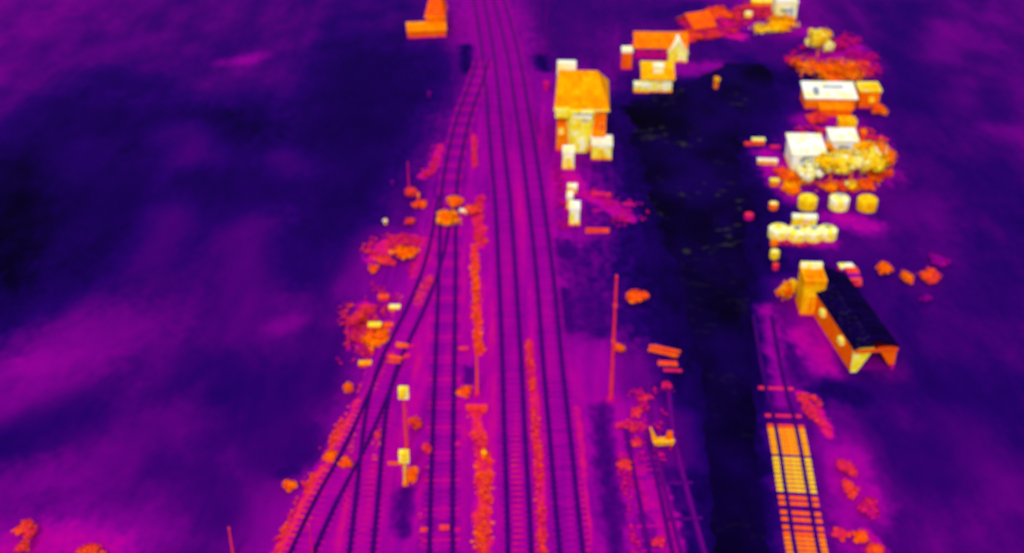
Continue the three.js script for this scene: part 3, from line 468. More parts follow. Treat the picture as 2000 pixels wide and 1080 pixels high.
// the station building
{
  const w = 5.34, h = 4.93, d = 8.2, r = 7.82 - h;
  const t = house({ name: 'station_building', label: 'orange roofed station building with yellow front beside the tracks', cat: 'building', p: [7.53, -124.38], w, d, h, roof: 'hip', rise: r, inset: [0.35, 1.35], over: 0.3, wall: 84, top: 88, eaves: 95, turn: AX - 0.02,
    windows: [[-w * 0.40, h * 0.42, 0.5, 0.75, 96], [w * 0.42, h * 0.5, 0.45, 0.9, 74]] });
  const bay = add('entrance_bay', hull([[-1.25, 0.1, 0.01], [0.95, 0.1, 0.01], [-1.75, h - 0.05, 0.01], [1.55, h - 0.05, 0.01], [-0.75, 0.1, 0.5], [0.6, 0.1, 0.5], [-1.3, h - 0.05, 0.62], [1.2, h - 0.05, 0.62]]), mat(96), t);
  add('window_band', box(1.9, 0.42, 0.06, 0.12, h - 0.78, 0.655), mat(100), bay); add('window_lintel', box(2.0, 0.13, 0.1, 0.12, h - 0.33, 0.665), GREY(), bay); add('lamp_panel', box(0.7, 0.18, 0.06, 0.45, h - 1.1, 0.655), pale(0, [176, 182, 190]), bay);
  add('door', box(0.8, 1.7, 0.1, -0.05, 0.12, 0.54), mat(97), bay);
  add('corner_tower', [box(1.5, h * 0.2, 1.1, -w / 2 + 0.6, h * 0.86, 0.28)], mat(96), t);
  add('chimney_stack', chamfer(2.1, 7.96 - h - 0.3, 0.8, 0.05, -w / 2 + 0.85, h + 0.3, -d + 1.6), mat(99), t);
}
house({ name: 'kiosk', label: 'white flat roofed kiosk at the station building corner', cat: 'kiosk', p: [9.70, -122.23], w: 2.11, d: 2.2, h: 1.57, roof: 'flat', over: 0.1, wall: 95, top: 99, doors: [[0.1, 0.6, 1.1, 91]] });
house({ name: 'shed', label: 'pale yellow shed against the station front', cat: 'shed', p: [6.99, -124.93], w: 1.24, d: 0.9, h: 1.47, roof: 'lean', rise: 0.25, over: 0.08, wall: 96, top: 98 });
house({ name: 'shed', label: 'pale shed with yellow door between tracks and station corner', cat: 'shed', p: [6.00, -119.74], w: 1.20, d: 1.6, h: 1.73, roof: 'flat', over: 0.06, wall: 97, top: 98, doors: [[0.1, 0.6, 1.2, 93]] });
house({ name: 'locker', label: 'small pale flat topped locker behind the narrow cream hut', cat: 'locker', p: [6.18, -113.81], w: 0.89, d: 0.6, h: 0.58, roof: 'flat', over: 0.05, wall: 92, top: 98 });
house({ name: 'hut', label: 'narrow cream hut with a slim extension beside the track', cat: 'hut', p: [6.09, -106.91], w: 0.95, d: 1.5, h: 1.56, roof: 'flat', over: 0.05, wall: 97, top: 99 });
house({ name: 'hut', label: 'slim pale hut standing behind the narrow cream hut', cat: 'hut', p: [5.77, -110.22], w: 0.56, d: 1.0, h: 1.25, roof: 'flat', over: 0.04, wall: 93, top: 98 });

// houses across the yard
house({ label: 'small orange roofed cottage with a white low porch', p: [17.75, -142.01], w: 3.50, d: 4.6, h: 1.78, roof: 'gable', rise: 2.83 - 1.78, over: 0.3, wall: 97, top: 90, windows: [[0.3, 0.8, 0.7, 0.7, 92]], chimney: [[0.1, -1.2, 1.2, 2.97, 98]] });
house({ name: 'porch', label: 'white low porch at the corner of the small cottage', cat: 'porch', p: [15.80, -141.84], w: 1.75, d: 1.1, h: 0.73, roof: 'flat', over: 0.06, wall: 96, top: 99 });
house({ name: 'outhouse', label: 'narrow orange outhouse with a pale flat top', cat: 'outhouse', p: [14.63, -149.78], w: 1.31, d: 1.5, h: 2.25, roof: 'flat', over: 0.05, wall: 80, top: 97 });
house({ label: 'wide low orange roofed house with cream gable end', p: [19.33, -153.54], w: 6.40, d: 4.2, h: 1.67, roof: 'gable', rise: 2.74 - 1.67, over: 0.3, wall: 62, top: 83, windows: [[-1.6, 0.9, 0.8, 0.8, 48], [-0.1, 0.9, 0.8, 0.8, 46]] });
house({ name: 'gable_annex', label: 'cream gabled annex at the end of the wide orange roofed house', cat: 'annex', p: [21.46, -152.40], w: 2.38, d: 2.4, h: 1.25, roof: 'gate', rise: 1.4, over: 0.12, wall: 96, top: 98, windows: [[0.4, 0.5, 0.5, 0.5, 93]] });
house({ name: 'barn', label: 'low red orange roofed barn sunk in red scrub beside the wide house', cat: 'barn', p: [26.55, -164.54], w: 3.11, d: 4.4, h: 0.73, roof: 'gable', rise: 1.90 - 0.73, over: 0.3, wall: 68, top: 79, turn: 0.42 });
{
  const w = 2.91, h = 2.38, t = house({ label: 'white tower house with grey window above the orange hedge', p: [38.79, -169.85], w, d: 3.4, h, roof: 'flat', over: 0.1, wall: 98, top: 99 });
  add('window', [box(w * 0.5, 0.42, 0.06, -0.1, h - 1.3, 0.03)], GREY(), t); add('shutter', box(0.45, 1.3, 0.06, w * 0.26, h - 1.9, 0.03), pale(0, [168, 190, 192]), t);
}
house({ name: 'lean_to', label: 'pale pink lean-to beside the white tower house', cat: 'shed', p: [36.89, -175.46], w: 3.73, d: 2.5, h: 0.76, roof: 'lean', rise: 0.5, over: 0.1, wall: 86, top: 96 });
house({ label: 'tall orange house between the field and the far tracks', p: [-10.54, -163.68], w: 2.39, d: 4.2, h: 2.32, roof: 'hip', rise: 4.2, inset: [1.05, 1.05], over: 0.2, wall: 82, top: 80, windows: [[0.3, 2.4, 0.5, 0.7, 74]] });
house({ name: 'annex', label: 'low yellow orange annex in front of the tall orange house', cat: 'annex', p: [-11.57, -161.98], w: 5.16, d: 1.8, h: 1.01, roof: 'lean', rise: 0.55, over: 0.12, wall: 80, top: 86, turn: 0.14 });

// the hot farmstead on the far side of the yard
{
  const w = 5.82, h = 1.42, t = house({ name: 'farmhouse', label: 'long white roofed farmhouse with orange wall and grey hatch', cat: 'house', p: [37.64, -136.44], w, d: 3.4, h, roof: 'lean', rise: 0.6, over: 0.2, wall: 84, top: 99 });
  add('roof_hatch', box(0.5, 0.5, 1.2, -w * 0.29, h + 0.3, -1.0), pale(0, [150, 160, 182]), t); add('roof_vent', box(2.4, 0.42, 0.34, 0.5, h + 0.32, -2.2), pale(0, [176, 178, 196]), t);
}
house({ name: 'lean_to', label: 'orange lean-to below the long white roofed farmhouse', cat: 'shed', p: [37.68, -133.95], w: 3.70, d: 1.2, h: 1.02, roof: 'lean', rise: 0.2, over: 0.05, wall: 80, top: 85 });
house({ name: 'annex', label: 'orange annex with pale roof at the farmhouse end', cat: 'annex', p: [42.26, -136.76], w: 2.30, d: 2.4, h: 2.06, roof: 'flat', over: 0.12, wall: 82, top: 92, eaves: 96, windows: [[0.2, 0.9, 0.6, 0.6, 93]] });
house({ name: 'shed', label: 'small amber shed between farmhouse and white barn', cat: 'shed', p: [38.26, -130.34], w: 1.87, d: 1.4, h: 0.75, roof: 'flat', over: 0.06, wall: 91, top: 89 });
{
  const w = 3.46, h = 2.07, t = house({ name: 'barn', label: 'big white barn with grey door arch among yellow trees', cat: 'barn', p: [31.33, -118.85], w, d: 4.4, h, roof: 'lean', rise: 0.4, over: 0.15, wall: 99, top: 99 });
  const arch = add('door_arch', [0, 1, 2, 3, 4, 5].map(k => { const a = Math.PI * (0.12 + k * 0.152); return box(0.5, 0.26, 0.12, 0.15 + Math.cos(a) * 0.95, h * 0.52 + Math.sin(a) * 0.75, 0.065); }), GREY(), t);
  add('door', box(1.3, h * 0.6, 0.06, 0.15, 0.2, 0.033), pale(0, [206, 210, 214]), t); void arch;
}
{
  const w = 2.92, h = 1.34, t = house({ label: 'white house with grey eyebrow window behind the yellow trees', p: [36.35, -124.11], w, d: 2.6, h, roof: 'lean', rise: 0.3, over: 0.12, wall: 99, top: 99 });
  add('window', hull([[-0.5, h - 0.55, 0.005], [0.5, h - 0.55, 0.005], [0.7, h - 0.8, 0.005], [-0.7, h - 0.8, 0.005], [-0.5, h - 0.55, 0.08], [0.5, h - 0.55, 0.08], [0.7, h - 0.8, 0.08], [-0.7, h - 0.8, 0.08]]), GREY(), t);
}
house({ name: 'shed', label: 'slim pink post shed behind the orange tree', cat: 'shed', p: [38.63, -125.21], w: 0.56, d: 0.6, h: 1.71, roof: 'flat', over: 0.03, wall: 74, top: 80 });

// the barn with the cold dark roof
{
  const turn = 0.13, w = 3.59, d = 11.2, h = 2.15, r = 0.75;
  const t = thing('barn', 'long barn with near black roof, orange side wall and open front', 'barn', [28.79, -81.97], turn);
  const W = w / 2;
  add('side_wall', box(0.25, h, d, -W + 0.125, 0, -d / 2), mat(82), t);
  add('side_wall', box(0.25, h, d, W - 0.125, 0, -d / 2), mat(70), t);
  add('rear_wall', box(w - 0.5, h, 0.25, 0, 0, -d + 0.125), mat(72), t);
  add('front_panel', hull([[-W, 0, 0.01], [-W + 0.5, 0, 0.01], [-0.1, h, 0.01], [-W, h, 0.01], [-W, 0, 0.16], [-W + 0.5, 0, 0.16], [-0.1, h, 0.16], [-W, h, 0.16]]), mat(95), t).userData.label = 'pale yellow tapering front panel';
  add('front_panel', hull([[W, 0.5, 0.01], [W - 0.5, 0.5, 0.01], [0.2, h, 0.01], [W, h, 0.01], [W, 0.5, 0.16], [W - 0.5, 0.5, 0.16], [0.2, h, 0.16], [W, h, 0.16]]), mat(80), t).userData.label = 'orange tapering front panel';
  add('front_post', box(0.25, 0.5, 0.16, W - 0.125, 0, 0.085), mat(66), t);
  add('lintel', box(w - 0.02, 0.22, 0.2, 0, h - 0.225, 0.27), mat(78), t);
  add('floor', box(w - 0.5, 0.1, d - 0.25, 0, -0.04, -d / 2 + 0.1), mat(46), t);
  const rt = dataTex(128, 256, (i, j) => { const q = 7 + 8 * (fbm(i * 0.05, j * 0.03, 3) - 0.5) + (i % 16 < 2 ? 2.5 : 0), c = LUT[Math.round(Math.max(0.5, q) * 4)], f = smooth(0.66, 0.74, fbm(i * 0.16, j * 0.1 + 40, 3)) * (i > 58 && i < 116 ? 1 : 0); return [lerp(c[0], 46, f), lerp(c[1], 46, f), lerp(c[2], 44, f)]; });
  rt.wrapS = rt.wrapT = THREE.RepeatWrapping;
  const rm = new THREE.MeshPhysicalMaterial({ specularIntensity: 0.02, map: rt, color: new THREE.Color(0.92, 0.92, 0.92), roughness: 0.9 });
  for (const q of [1, -1]) {
    const x0 = q * (W + 0.08), y0 = h + 0.02, xr = q * 0.005, m = add('roof_slope', hull([[x0, y0, 0.3], [x0, y0, -d - 0.3], [x0, y0 + 0.12, 0.3], [x0, y0 + 0.12, -d - 0.3], [xr, y0 + r, 0.3], [xr, y0 + r, -d - 0.3], [xr, y0 + r + 0.12, 0.3], [xr, y0 + r + 0.12, -d - 0.3]]), rm, t);
    for (let k = 0; k < 12; k++) add('roof_rib', hull([-1, 1].flatMap(s => { const z = 0.1 - k * (d - 0.2) / 11 + s * 0.05; return [[x0 * 0.99, y0 + 0.11, z], [x0 * 0.99, y0 + 0.165, z], [xr + q * 0.1, y0 + r + 0.105, z], [xr + q * 0.1, y0 + r + 0.16, z]]; })), mat(9), m);
  }
  for (const z of [-2.1, -6.4]) add('vent_hood', chamfer(0.5, 0.55, 0.7, 0.08, -W - 0.1, h * 0.62, z), mat(96), t);
}
{
  const h = 3.15, t = house({ name: 'boiler_house', label: 'amber boiler house with pale coping beside the dark roofed barn', cat: 'building', p: [25.69, -90.22], w: 1.84, d: 2.6, h, roof: 'flat', over: 0.04, wall: 90, top: 86, doors: [[0, 0.8, 1.8, 87]] });
  add('coping', chamfer(1.87, 0.55, 0.4, 0.05, 0, h + 0.2, -2.35), mat(98), t);
}
house({ name: 'pump_house', label: 'cream pump house behind the row of round tanks', cat: 'shed', p: [28.41, -106.48], w: 2.29, d: 0.5, h: 0.89, roof: 'flat', over: 0.05, wall: 93, top: 97, windows: [[0.05, 0.55, 0.5, 0.3, 68]] });

// squat round tanks in a row
function tank(label, p, dia, h, g, gt, group) {
  const t = thing('round_tank', label, 'tank', p, rr(0, 6), group), R = dia / 2;
  const lathe = pts => toCreasedNormals(new THREE.LatheGeometry(pts.map(q => new THREE.Vector2(...q)), 28), 0.6);
  add('shell', lathe([[0, 0], [R * 0.96, 0], [R, 0.06], [R, h * 0.72], [R * 0.99, h * 0.76]]), mat(g), t);
  add('dome', lathe([[R * 1.03, h * 0.74], [R * 1.03, h * 0.78], [R * 0.9, h * 0.88], [R * 0.62, h * 0.96], [R * 0.3, h], [0.001, h * 1.01]]), mat(g), t);
  add('hatch', lathe([[0, h], [R * 0.34, h * 0.98], [R * 0.34, h * 1.06], [R * 0.2, h * 1.1], [0.001, h * 1.1]]), gt, t);
  add('hoop', lathe([[R, h * 0.36], [R + 0.03, h * 0.36], [R + 0.03, h * 0.41], [R, h * 0.41]]), mat(g - 6), t);
}
const RT = 'round tanks in a row';
tank('pink cream end tank of the row, above the column of small barrels', [25.57, -104.58], 1.96, 1.15, 97, mat(95), RT);
tank('pale yellow tank with grey hatch, second in the row', [27.16, -104.16], 1.96, 1.15, 97, GREY(), RT);
tank('pale yellow tank with bluish hatch, third in the row', [28.77, -104.16], 1.86, 1.15, 98, pale(0, [150, 165, 190]), RT);
tank('pale yellow tank with olive hatch, end of the row toward the fields', [30.14, -104.37], 1.86, 1.15, 97, pale(0, [170, 178, 96]), RT);

tank('round yellow tank standing alone below the white barn', [29.60, -110.79], 1.85, 1.35, 94, mat(96), 'three round tanks below the trees');
tank('round cream tank with grey hatch between the yellow and the amber tank', [32.71, -110.67], 1.95, 1.4, 97, pale(0, [196, 198, 200]), 'three round tanks below the trees');
tank('round amber tank closest to the fields', [35.47, -110.45], 1.94, 1.4, 92, mat(94), 'three round tanks below the trees');

// barrels and boxes
function barrel(label, p, dia, h, g, cap) {
  const t = thing('barrel', label, 'barrel', p, 0, 'barrels by the road'), R = dia / 2;
  const lathe = pts => toCreasedNormals(new THREE.LatheGeometry(pts.map(q => new THREE.Vector2(...q)), 18), 0.6);
  add('body', lathe([[0, 0], [R * 0.9, 0], [R, h * 0.08], [R, h * 0.32], [R * 1.04, h * 0.36], [R, h * 0.4], [R, h * 0.62], [R * 1.04, h * 0.66], [R, h * 0.7], [R, h * 0.94], [R * 0.93, h * 0.96], [R * 0.93, h * 0.92]]), mat(g), t);
  add('lid', lathe([[R * 0.92, h * 0.92], [R * 0.9, h * 0.95], [0.001, h * 0.95]]), mat(cap), t);
}
barrel('lone cream barrel at the road edge under the tree row', [26.15, -110.45], 0.92, 0.7, 82, 98);
barrel('orange barrel touching the end tank', [24.79, -102.73], 0.73, 0.6, 83, 86);
barrel('cream barrel halfway between tanks and orange bushes', [24.40, -100.34], 0.86, 0.8, 93, 98);
barrel('small pink barrel just behind the orange twin bushes', [24.10, -98.22], 0.61, 0.6, 70, 76);
barrel('pink red barrel standing alone on the dark road', [23.35, -108.33], 0.91, 0.55, 66, 72);
barrel('white barrel on the lawn beside the pale lean-to', [33.61, -170.54], 1.09, 0.9, 95, 100);
function crate(label, p, w, d, h, g, gt, turn = 0, group) {
  const t = thing('crate', label, 'crate', p, turn, group);
  add('body', chamfer(w, h * 0.8, d, 0.02), mat(g), t); add('lid', chamfer(w + 0.08, h * 0.2, d + 0.08, 0.03, 0, h * 0.802, 0), mat(gt), t);
  for (const x of [-0.32, 0.32]) add('batten', box(0.09, h * 0.74, 0.04, x * w, h * 0.03, d / 2 + 0.021), mat(g - 5), t);
}
crate('pale crate beside the road where the dark yard narrows', [27.36, -126.32], 1.37, 0.6, 0.7, 80, 98);
crate('low red crate leaning near the pale roadside crate', [26.29, -126.04], 0.91, 0.4, 0.35, 72, 76);
crate('long white crate between the road and the white barn', [27.46, -121.17], 2.09, 0.5, 0.55, 90, 100, -0.1);
crate('small pink crate beside the white barn wall', [29.03, -125.21], 1.02, 0.5, 0.3, 66, 69);
crate('orange crate with cream lid below the white barn corner', [27.25, -115.86], 0.90, 0.6, 0.7, 86, 95);
crate('small white crate on the orange bush by the rails', [-4.82, -109.32], 0.76, 0.4, 0.5, 92, 100);
crate('cream crate with orange front at the field edge bushes', [-10.13, -91.06], 0.88, 0.5, 0.45, 84, 98);
crate('long yellow crate in front of the red bushes', [-11.57, -88.09], 1.04, 0.6, 0.5, 84, 95);
crate('pink crate touching the long yellow crate', [-10.46, -88.25], 0.82, 0.4, 0.4, 80, 80);
crate('low pink crate beside the curving track near the pale post', [-11.82, -82.55], 0.99, 0.5, 0.35, 78, 90);
crate('orange crate above the bushes at the field edge', [-11.25, -92.77], 0.90, 0.5, 0.45, 72, 78);
crate('small white crate beside the yellow tree at the farm', [42.11, -157.07], 1.02, 0.6, 0.7, 96, 100);

crate('small pink switch box outside the pale sleepered track, paired with another across the rails', [-5.86, -62.77], 0.45, 0.35, 0.3, 68, 74);
crate('small pink switch box between the pale sleepered rails', [-4.50, -62.87], 0.6, 0.35, 0.42, 68, 74);
crate('violet switch box between pale sleepered track and weed strip', [-3.61, -62.77], 0.4, 0.35, 0.3, 60, 64);
crate('small pink box right of the curving planks', [-8.51, -83.44], 0.45, 0.4, 0.4, 64, 70);
crate('small pale pink box above the curving planks', [-8.28, -84.95], 0.45, 0.4, 0.35, 62, 66);
crate('dark red box between the orange mast and the pale sleepered track', [-3.98, -84.64], 0.75, 0.4, 0.35, 64, 72);

// low bars and planks lying about
function planks(label, p, len, n, g, turn, dz = 0.32, y = 0) {
  const t = thing('plank_pile', label, 'planks', p, turn, undefined, y);
  for (let k = 0; k < n; k++) { const m = add('plank', chamfer(len * rr(0.85, 1), 0.16, 0.24, 0.02), mat(g + Math.round(rr(-3, 3))), t); m.position.set(rr(-0.12, 0.12), k % 2 && n > 2 ? 0.165 : 0.0, (k - n / 2) * dz); m.rotation.y = rr(-0.05, 0.05); }
}
planks('pile of pink and orange planks beyond the tall pink mast', [12.38, -84.34], 2.5, 4, 78, -0.38);
planks('two orange planks lying below the plank pile', [12.61, -82.62], 1.6, 2, 76, -0.1);
planks('single pink plank below the orange planks', [12.78, -81.61], 1.7, 1, 68, -0.05);
planks('long pink plank in the yard beside the narrow cream hut', [9.15, -113.46], 2.2, 2, 70, -0.12);
planks('short pink plank at the far corner of the yard', [11.73, -111.13], 1.2, 2, 66, 0.02);
planks('red planks on the bare patch below the narrow cream hut', [8.30, -105.52], 2.4, 3, 73, 0.0, 0.26);
planks('two orange planks lying between the curving rails, nearer the switch', [-9.02, -84.79], 1.15, 2, 78, -0.3, 0.3, 0.3);
planks('three orange planks lying between the curving rails, past the low pink crate', [-9.44, -82.70], 1.15, 3, 79, -0.3, 0.34, 0.3);
planks('tiny pink plank left between the yard and the cream hut', [8.56, -109.77], 0.9, 1, 64, 0.05);
{ const t = thing('concrete_bar', 'pink concrete bar across the end of the weed strip', 'concrete bar', [-2.69, -76.44], 0); add('beam', chamfer(1.64, 0.4, 0.3, 0.04, 0, 0.12, 0), mat(73), t); for (const x of [-0.5, 0.5]) add('foot', box(0.22, 0.13, 0.4, x, -0.01, 0), mat(66), t); }
{
  const t = thing('metal_trough', 'yellow and orange metal trough with two raised arms', 'trough', [11.02, -72.27], 0.1);
  add('pan', hull([[-0.65, 0.12, 0.3], [0.75, 0.12, 0.3], [-0.65, 0.12, -0.2], [0.75, 0.12, -0.2], [-0.75, 0.5, 0.34], [0.82, 0.5, 0.34], [-0.72, 0.5, -0.25], [0.8, 0.5, -0.25]]), mat(90), t);
  add('arm', hull([[-0.72, 0.3, -0.1], [-0.3, 0.3, -0.1], [-0.72, 0.3, 0.1], [-0.3, 0.3, 0.1], [-1.0, 1.5, -0.16], [-0.85, 1.5, -0.16], [-1.0, 1.5, 0.0], [-0.85, 1.5, 0.0]]), mat(88), t);
  add('arm', hull([[0.2, 0.3, -0.12], [0.78, 0.3, -0.12], [0.2, 0.3, 0.12], [0.78, 0.3, 0.12], [0.3, 1.15, -0.1], [0.68, 1.15, -0.1], [0.3, 1.15, 0.1], [0.68, 1.15, 0.1]]), mat(80), t);
  for (const x of [-0.5, 0.6]) add('skid', box(0.12, 0.14, 0.7, x, -0.01, 0.05), mat(70), t);
  add('rim', [box(1.5, 0.08, 0.08, 0.03, 0.5, 0.32)], mat(95), t);
}

// the parked car
{
  const t = thing('parked_car', 'small red car with hot white bonnet parked behind the barn', 'car', [30.46, -94.90], 0.04), s = 0.92;
  const body = hull([[-0.74, 0.28, 0], [0.74, 0.28, 0], [-0.78, 0.7, 0.02], [0.78, 0.7, 0.02], [-0.74, 0.9, -0.05], [0.74, 0.9, -0.05], [-0.78, 0.28, -3.3], [0.78, 0.28, -3.3], [-0.74, 0.82, -2.4], [0.74, 0.82, -2.4], [-0.68, 0.66, -3.4], [0.68, 0.66, -3.4]].map(([x, y, z]) => [x * s, y * s, z * s]));
  add('body', body, mat(68, { rough: 0.5 }), t);
  const cab = add('cabin', hull([[-0.7, 0.86, -0.2], [0.7, 0.86, -0.2], [-0.7, 0.82, -2.2], [0.7, 0.82, -2.2], [-0.56, 1.36, -0.5], [0.56, 1.36, -0.5], [-0.56, 1.36, -1.55], [0.56, 1.36, -1.55]].map(([x, y, z]) => [x * s, y * s, z * s])), mat(52, { rough: 0.4 }), t);
  add('roof', chamfer(1.1, 0.06, 1.0, 0.03, 0, 1.25, -0.95), mat(76), cab);
  add('bonnet', hull([[-0.7, 0.78, -2.05], [0.7, 0.78, -2.05], [-0.66, 0.74, -3.15], [0.66, 0.74, -3.15], [-0.7, 0.86, -2.05], [0.7, 0.86, -2.05], [-0.6, 0.78, -3.15], [0.6, 0.78, -3.15]]), mat(97), t);
  add('boot_lid', chamfer(1.2, 0.08, 0.26, 0.02, 0, 0.8, -0.12), mat(80), t);
  for (const [x, z] of [[-0.68, -0.6], [0.68, -0.6], [-0.68, -2.5], [0.68, -2.5]]) { const wl = add('wheel', new THREE.CylinderGeometry(0.29, 0.29, 0.2, 18).rotateZ(Math.PI / 2).translate(x, 0.29, z), mat(60), t); add('hub_cap', new THREE.CylinderGeometry(0.17, 0.17, 0.03, 14).rotateZ(Math.PI / 2).translate(x + Math.sign(x) * 0.11, 0.29, z), mat(70), wl); }
  for (const x of [-0.5, 0.5]) add('tail_light', box(0.22, 0.14, 0.05, x, 0.52, 0.01), mat(86), t);
  add('rear_bumper', chamfer(1.45, 0.14, 0.14, 0.03, 0, 0.24, 0.03), mat(74), t);
}

// ------------------------------------------------------------------ masts, signals, posts
function mast(name, label, p, h, r, g, o = {}) {
  const t = thing(name, label, o.cat ?? 'mast', p, 0, o.group);
  add('pole', new THREE.CylinderGeometry(r * 0.62, r, h, 12).translate(0, h / 2, 0), mat(g), t);
  add('base', chamfer(r * 4, 0.3, r * 4, 0.05, 0, -0.05, 0), mat(g - 8), t);
  add('cap', new THREE.CylinderGeometry(r * 0.4, r * 0.75, 0.14, 12).translate(0, h + 0.07, 0), mat(g + 4), t);
  for (const y of o.bands ?? []) add('band', new THREE.CylinderGeometry(r * 0.95, r * 0.95, 0.22, 12).translate(0, y * h, 0), mat(g + 6), t);
  return t;
}
mast('line_mast', 'tall pink mast standing in the purple yard beside the plank pile', [7.61, -77.77], 11.02, 0.17, 69, { bands: [0.5, 0.78] });
mast('line_mast', 'tall orange mast rising from the weeds between two tracks', [-2.70, -78.45], 7.73, 0.13, 73, { bands: [0.6] });
mast('line_mast', 'thin pale pole among the red bushes at the field edge', [-13.41, -84.95], 3.74, 0.1, 68);
mast('line_mast', 'thin pink pole beside the red bushes at the far switch', [-10.49, -113.22], 3.77, 0.1, 66);
mast('line_mast', 'pale pink pole standing on the field beside the red bank', [-18.09, -60.32], 2.52, 0.1, 70);
mast('line_mast', 'pink pole between the rails of the outermost track', [-12.94, -60.32], 2.52, 0.09, 64);
mast('line_mast', 'violet pole standing behind the station building, left of a twin', [3.50, -155.10], 10.08, 0.1, 40, { group: 'twin violet poles' });
mast('line_mast', 'violet pole standing behind the station building, right of a twin', [4.50, -155.10], 10.08, 0.1, 40, { group: 'twin violet poles' });
function signal(label, p, h, g, arm) {
  const t = mast('railway_signal', label, p, h, 0.1, g, { cat: 'signal' });
  const hd = add('signal_head', chamfer(0.72, 0.95, 0.4, 0.08, 0, h - 0.35, 0.06), mat(96), t);
  for (const y of [0.12, 0.5]) { add('lamp', new THREE.CylinderGeometry(0.13, 0.13, 0.08, 14).rotateX(Math.PI / 2).translate(0, h - 0.1 + y - 0.06, 0.3), mat(92), hd); add('hood', box(0.34, 0.05, 0.22, 0, h + y - 0.02, 0.36), mat(94), hd); }
  add('ladder', [box(0.04, h * 0.8, 0.04, 0.16, 0.1, -0.2), box(0.04, h * 0.8, 0.04, -0.16, 0.1, -0.2), ...Array.from({ length: 8 }, (_, k) => box(0.28, 0.03, 0.03, 0, 0.3 + k * h * 0.09, -0.2))], mat(g - 4), t);
  if (arm) add('side_arm', [box(1.1, 0.2, 0.16, -0.6, h * 0.72, 0)], mat(78), t);
}
signal('tall signal mast with yellow white head between two tracks', [-7.67, -71.55], 5.09, 74);
signal('short signal mast with yellow head beside the tall orange bush', [-7.46, -67.74], 2.44, 92, true);
function post(label, p, h, w, g, gt) { const t = thing('marker_post', label, 'post', p, rr(-0.2, 0.2), 'marker posts'); add('shaft', chamfer(w, h, w, w * 0.2), mat(g), t); add('plate', chamfer(w * 1.5, h * 0.3, w * 0.4, 0.02, 0, h * 0.68, w * 0.72), mat(gt), t); }
post('small white marker post alone at the edge of the dark field', [-12.36, -107.23], 0.55, 0.3, 90, 99);
post('pink marker post leaning out of the far red bushes', [-9.46, -111.82], 1.2, 0.22, 76, 84);
post('pink marker post beside the low crate on the curving track', [-11.40, -84.19], 0.85, 0.24, 74, 84);
post('bright marker post in the ragged weeds between two tracks', [-2.03, -70.72], 0.75, 0.26, 84, 92);
post('pink concrete post at the edge of the dark yard', [25.08, -143.37], 1.5, 0.45, 84, 90);
post('white pink marker post beside the straight track sleeper ends', [-3.94, -72.27], 0.3, 0.4, 62, 68);
post('faint violet post alone in the far dark field', [-10.03, -140.33], 0.8, 0.3, 42, 46);
post('faint violet marker in the dark field beside the red poles', [-12.43, -115.86], 0.6, 0.26, 42, 45);
post('pink post against the wall side of the station building', [4.20, -142.69], 1.2, 0.5, 64, 66);

// ------------------------------------------------------------------ bushes and trees
const BL = 'bushes at the field edge', BR = 'bushes on the far side of the road', BF = 'trees of the hot farmstead';
bush('bush', 'big orange bush growing across the pale sleepered track', [-6.35, -107.13], 2.30, 1.5, 84, { group: BL });
bush('bush', 'orange bush just behind the big bush on the track', [-5.75, -110.90], 1.85, 1.3, 81, { group: BL });
bush('bush', 'low red bush touching the small white crate', [-3.81, -109.55], 1.73, 0.9, 75, { group: BL });
bush('bush', 'orange bush in the red grass at the field edge', [-10.10, -100.53], 2.38, 1.1, 80, { group: BL });
bush('bush', 'low red bush in front of the grassy orange bush', [-11.72, -99.56], 1.89, 0.7, 72, { group: BL });
bush('bush', 'small orange bush at the corner of the dark field', [-12.64, -97.84], 1.12, 0.8, 76, { group: BL });
bush('bush', 'orange bush behind the long yellow crate', [-11.16, -86.50], 2.38, 1.0, 79, { group: BL });
bush('bush', 'red bush beside the thin pale pole', [-13.02, -88.73], 1.56, 1.4, 71, { group: BL });
bush('bush', 'small orange bush below the thin pale pole', [-12.66, -78.45], 0.87, 1.4, 78, { group: BL });
bush('bush', 'small red bush at the foot of the far pink pole', [-10.21, -112.98], 1.15, 1.3, 72, { group: BL });
bush('bush', 'small orange bush under the leaning pink marker post', [-9.35, -110.90], 1.54, 0.7, 77, { group: BL });
bush('bush', 'tiny red bush above the red grass', [-10.08, -106.91], 0.85, 0.9, 73, { group: BL });
bush('bush', 'red bush hugging the tall signal mast', [-7.17, -74.13], 1.07, 1.2, 73);
bush('bush', 'tall orange bush beside the short signal mast', [-6.94, -67.52], 0.93, 2.2, 80);
bush('bush', 'thin red bush between signal and pale sleepered track', [-6.16, -71.25], 0.74, 1.0, 70);
bush('bush', 'orange bush at the foot of the tall orange mast', [-3.70, -78.59], 1.35, 0.6, 76);
bush('bush', 'small orange bush alone on the field with a dark patch behind', [-15.54, -67.18], 1.00, 0.8, 79);
bush('bush', 'red bush in the open field corner', [-32.43, -62.77], 1.57, 0.8, 72, { group: 'bushes in the open field' });
bush('bush', 'small red bush close to the field corner bush', [-31.91, -61.04], 0.94, 0.8, 72, { group: 'bushes in the open field' });
bush('bush', 'flat red bush in the field between corner and pale pole', [-27.30, -60.61], 1.53, 0.7, 74, { group: 'bushes in the open field' });
bush('bush', 'orange bush below the outermost track crossing', [-11.84, -69.66], 1.02, 0.7, 77, { y: 0.1 });
bush('bush', 'orange red bush on the weedy bank beside the outer track', [-13.08, -70.48], 1.25, 0.8, 77);
bush('bush', 'orange bush behind the tall pink mast', [10.75, -92.60], 2.15, 1.0, 79);
bush('bush', 'low orange bush at the middle of the tall pink mast', [8.73, -84.79], 1.18, 0.7, 78);
bush('bush', 'small pink bush between mast and plank pile', [10.35, -77.91], 0.87, 0.5, 67);
bush('bush', 'small red bush above the pink weeds near the trough', [9.48, -76.05], 0.93, 0.5, 70);
